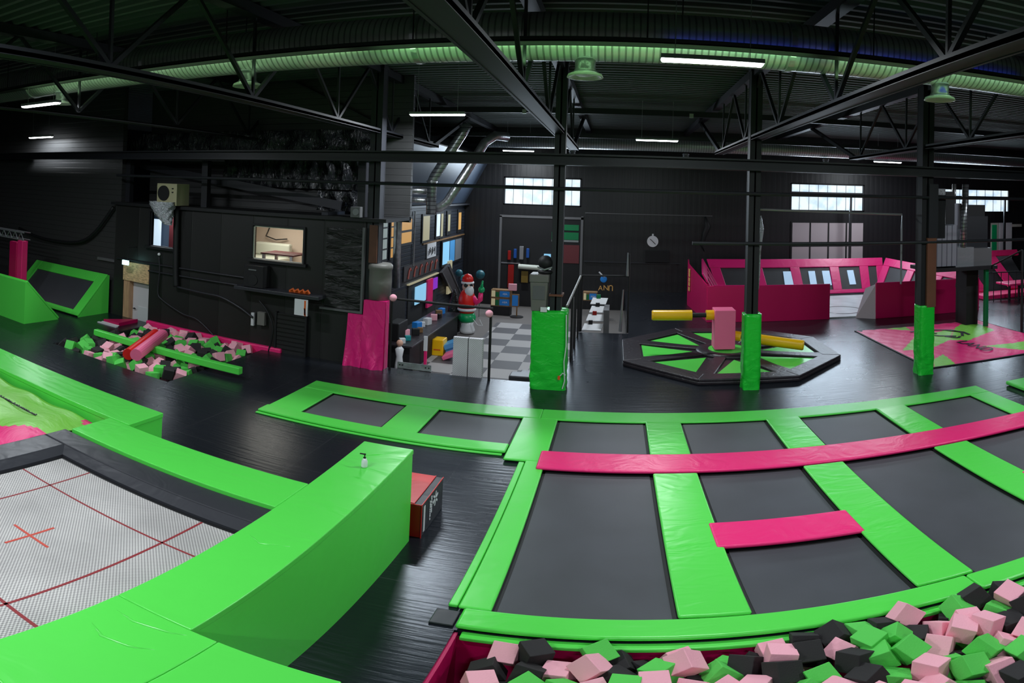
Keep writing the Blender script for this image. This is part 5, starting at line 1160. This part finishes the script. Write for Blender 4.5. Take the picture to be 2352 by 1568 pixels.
tag(MB().ball((-14.05, 15.40, 2.48), .055, 12, 8).build('wall_light', 'white_plastic', smooth=True), 'tiny white round wall light under the office window', 'wall light')
tag(MB().lathe([(.0, 0), (.12, .02), (.14, .12), (.05, .2)], (-9.85, 15.36, 2.02), 14, None).build('spot_lamp', 'silver_sheen', smooth=True), 'small silver spot lamp left of the black shelf speaker', 'spot lamp')
for z0_, x0_, x1_, lab in ((2.12, -16.1, -10.4, 'upper of the two long thin pipes on the stage wall'), (1.86, -14.5, -10.6, 'lower of the two long thin pipes on the stage wall')):
    tag(MB().tube([(x0_, 15.38, z0_), (x1_, 15.38, z0_)], .028, 8).build('wall_pipe', 'dark_steel'), lab, 'pipe')
def cable(pts, r, label, mt='black_metal'):
    P = [Vector(p) for p in pts]; out = []
    for i in range(len(P)-1):
        p0 = P[max(i-1, 0)]; p1 = P[i]; p2 = P[i+1]; p3 = P[min(i+2, len(P)-1)]
        for k in range(6):
            u = k/6; out.append(.5*((2*p1)+(-p0+p2)*u+(2*p0-5*p1+4*p2-p3)*u*u+(-p0+3*p1-3*p2+p3)*u**3))
    out.append(P[-1]); return tag(MB().tube(out, r, 8).build('cable', mt, smooth=True), label, 'cable')
cable([(-13.25, 15.3, 4.1), (-13.2, 15.3, 2.2), (-13.15, 15.3, 1.5)], .10, 'thick black riser pipe down from the fan unit')
cable([(-13.1, 15.28, 1.5), (-12.0, 15.28, 1.45), (-11.3, 15.28, 1.42), (-10.6, 15.28, 1.2), (-10.1, 15.28, .95)], .035, 'black cable sagging under the two wall pipes', 'dark_steel')
cable([(-14.0, 15.35, 2.4), (-13.95, 15.35, 1.9), (-14.0, 15.35, 1.2), (-13.8, 15.35, .95), (-12.9, 15.35, .62), (-12.2, 15.35, .5), (-11.3, 15.35, -.1), (-11.2, 15.35, -.3)], .025, 'thin cable curving down to the foam pit edge', 'dark_steel')
cable([(-22.6, 15.55, 2.65), (-21.2, 15.5, 2.42), (-19.7, 15.5, 2.36), (-18.3, 15.5, 2.5), (-17.4, 15.5, 3.0), (-16.5, 15.5, 3.95)], .06, 'black cable looping across the far left wall')
cable([(-9.9, 15.3, 1.5), (-9.6, 15.3, 1.2), (-9.4, 15.3, .7), (-9.5, 15.3, .0)], .03, 'black cable bundle beside the grey switch box')
tag(B(-9.95, -9.7, 15.3, 15.42, .75, 1.15).build('switch_box', 'bin_grey'), 'grey switch box hanging on the stage wall', 'switch box')
tag(B(-10.2, -10.1, 15.34, 15.42, .68, 1.08).build('pale_tube', 'white_paint'), 'short pale tube left of the grey switch box', 'tube')
t = thing('louvre_door', 'black louvred low door in the stage wall', 'door', (-8.8, 15.4, 0))
B(-9.3, -8.36, 15.36, 15.44, 0, 1.2).build('louvres', 'louvre', t); B(-9.36, -9.3, 15.33, 15.44, 0, 1.24).build('jamb', 'black_metal', t); B(-8.36, -8.3, 15.33, 15.44, 0, 1.24).build('jamb', 'black_metal', t)
t = thing('cloth_blind', 'black rumpled blind in the right part of the stage wall', 'blind', (-7.2, 15.3, 1.6))
m = MB(); vs = []; n_, nz = 16, 30
for j in range(nz+1):
    for i in range(n_+1): vs.append((-7.78+1.12*i/n_, 15.36-.03*math.sin(j*1.1+i*.25)-.02*math.sin(j*2.3-i*.5), 1.6+2.25*j/nz))
m.add(vs, [(j*(n_+1)+i, j*(n_+1)+i+1, (j+1)*(n_+1)+i+1, (j+1)*(n_+1)+i) for j in range(nz) for i in range(n_)]); m.build('cloth', 'black_cloth', t, smooth=True)
B(-7.9, -6.6, 15.3, 15.42, 1.52, 1.58).build('bottom_bar', 'grey_paint', t); B(-6.66, -6.6, 15.3, 15.42, 1.58, 3.9).build('side_bar', 'grey_paint', t)

# ================================================================== right side: air handling unit, gantry, far pink court
t = thing('air_handler', 'grey ribbed air handling unit on a gantry at the right', 'air handler', (12.6, 20.3, 2.5))
B(11.42, 12.38, 20.0, 21.4, 2.56, 4.12).build('ribbed_case', 'ribbed_steel', t); B(12.38, 13.2, 20.1, 21.4, 2.5, 3.25).build('lower_case', 'grey_duct', t); B(13.2, 14.05, 20.1, 21.4, 2.48, 3.2).build('lower_case', 'grey_paint', t)
B(13.0, 13.98, 20.3, 21.3, 3.2, 4.45).build('dark_case', 'dark_steel', t); B(13.1, 13.9, 20.4, 21.2, 4.45, 4.9).build('motor', 'black_metal', t)
MB().hull([(11.45, 20.1, 4.15), (11.9, 20.1, 4.15), (11.9, 20.8, 4.15), (11.45, 20.8, 4.15)], [(11.45, 20.1, 5.5), (11.88, 20.1, 5.5), (11.88, 20.8, 5.5), (11.45, 20.8, 5.5)]).build('foil_duct', 'silver_foil', t)
B(11.9, 12.3, 20.1, 20.8, 4.15, 5.4).build('dark_duct', 'black_metal', t); B(12.4, 12.8, 20.3, 20.9, 3.95, 4.95).build('blue_panel', 'ribbed_steel', t)
MB().tube([(12.75, 20.2, 3.25), (12.8, 20.2, 4.3), (12.85, 20.2, 5.7)], .13, 14).build('flexible_duct', 'duct_spiral_v', t, smooth=True); MB().tube([(12.45, 20.4, 4.9), (12.45, 20.4, 5.7)], .08, 12).build('flexible_duct', 'galvanised', t, smooth=True)
t = thing('gantry', 'black gantry with green padded leg under the air handling unit', 'gantry', (13, 20.5, 0))
B(11.2, 14.2, 19.9, 21.6, 2.36, 2.50).build('platform', 'black_metal', t); B(13.2, 13.75, 20.6, 21.4, 0, 2.36).build('dark_screen', 'black_matte', t)
B(13.70, 13.86, 20.0, 20.16, 0, 2.36).build('leg_pad', 'dark_green', t, bevel=.02)
for x_ in (11.4, 14.0): B(x_-.05, x_+.05, 21.3, 21.4, 0, 2.36).build('leg', 'black_metal', t)
MB().beam((12.4, 19.95, 2.42), (12.3, 19.95, 1.75), .03, .03).build('hanger', 'black_metal', t)
B(8.6, 9.05, 15.3, 15.6, 3.95, 5.2).build('junction_cabinet', 'black_metal'); tag(D.objects['junction_cabinet'], 'dark cabinet fixed high beside the brown boarded column', 'cabinet')
def railing(x0, y0, x1, y1, lab, n=5, z0=0.0, h=1.1):
    t = thing('stair_railing', lab, 'railing', (x0, y0, z0))
    MB().tube([(x0, y0, z0+h), (x1, y1, z0+h)], .03, 6).build('top_rail', 'black_metal', t); MB().tube([(x0, y0, z0+.12), (x1, y1, z0+.12)], .025, 6).build('bottom_rail', 'black_metal', t)
    for k in range(n):
        u = k/(n-1); MB().tube([(x0+(x1-x0)*u, y0+(y1-y0)*u, z0), (x0+(x1-x0)*u, y0+(y1-y0)*u, z0+h)], .035 if k in (0, n-1) else .022, 6).build('baluster', 'black_metal', t)
    return t
railing(17.3, 25.2, 19.6, 24.6, 'black railing in front of the far pink court', 7, 0, 1.5)
rp = thing('tall_post', 'tall black post of the stair at the right edge', 'post', (14.35, 18.5, 0)); MB().tube([(14.35, 18.5, 0), (14.35, 18.5, 3.2)], .05, 8).build('post', 'black_metal', rp); MB().tube([(13.9, 20.0, 2.45), (14.35, 18.5, 3.2)], .03, 8).build('brace', 'black_metal', rp)
t = thing('far_pink_court', 'bright pink padded court far away at the right edge', 'play court', (20, 28, 0))
B(17.6, 22.0, 25.8, 29.5, 0, .22).build('base_pad', 'pink_vinyl', t, bevel=.04)
MB().slab([(18.3, 27.0, .2), (21.5, 27.0, .2), (21.5, 29.0, 2.0), (18.3, 29.0, 2.0)], (0, .05, -.05)).build('tilted_mat', 'dark_mesh', t)
for a, b in ((18.0, 18.5), (20.0, 20.6)): MB().slab([(a, 26.9, .25), (b, 26.9, .25), (b-.3, 29.0, 2.1), (a-.3, 29.0, 2.1)], (0, -.05, .06)).build('frame_pad', 'pink_vinyl', t)
MB().slab([(17.7, 28.8, 1.9), (22, 28.8, 1.9), (22, 29.0, 2.2), (17.7, 29.0, 2.2)], (0, -.1, .05)).build('frame_pad', 'pink_vinyl', t)
B(18.6, 22, 25.0, 26.2, .75, .85).build('bench_pad', 'pink_vinyl', t, bevel=.02)
for x_ in (18.7, 19.3): B(x_-.04, x_+.04, 25.1, 25.2, 0, .75).build('leg', 'black_metal', t)
tag(B(-29.9, -21.7, 15.3, 15.6, 5.72, 5.92).build('crane_rail', 'crane_yellow'), 'dull yellow crane rail high at the left edge', 'beam')
for x_, y_, z_, lab in ((-3.4, 21.9, 8.0, 'tiny cream sensor under the purlin left of the central truss'), (2.6, 21.9, 8.0, 'tiny cream sensor under the purlin right of the central truss')):
    tag(B(x_-.07, x_+.07, y_-.05, y_+.02, z_-.15, z_).build('ceiling_sensor', 'diffuser_white'), lab, 'sensor')
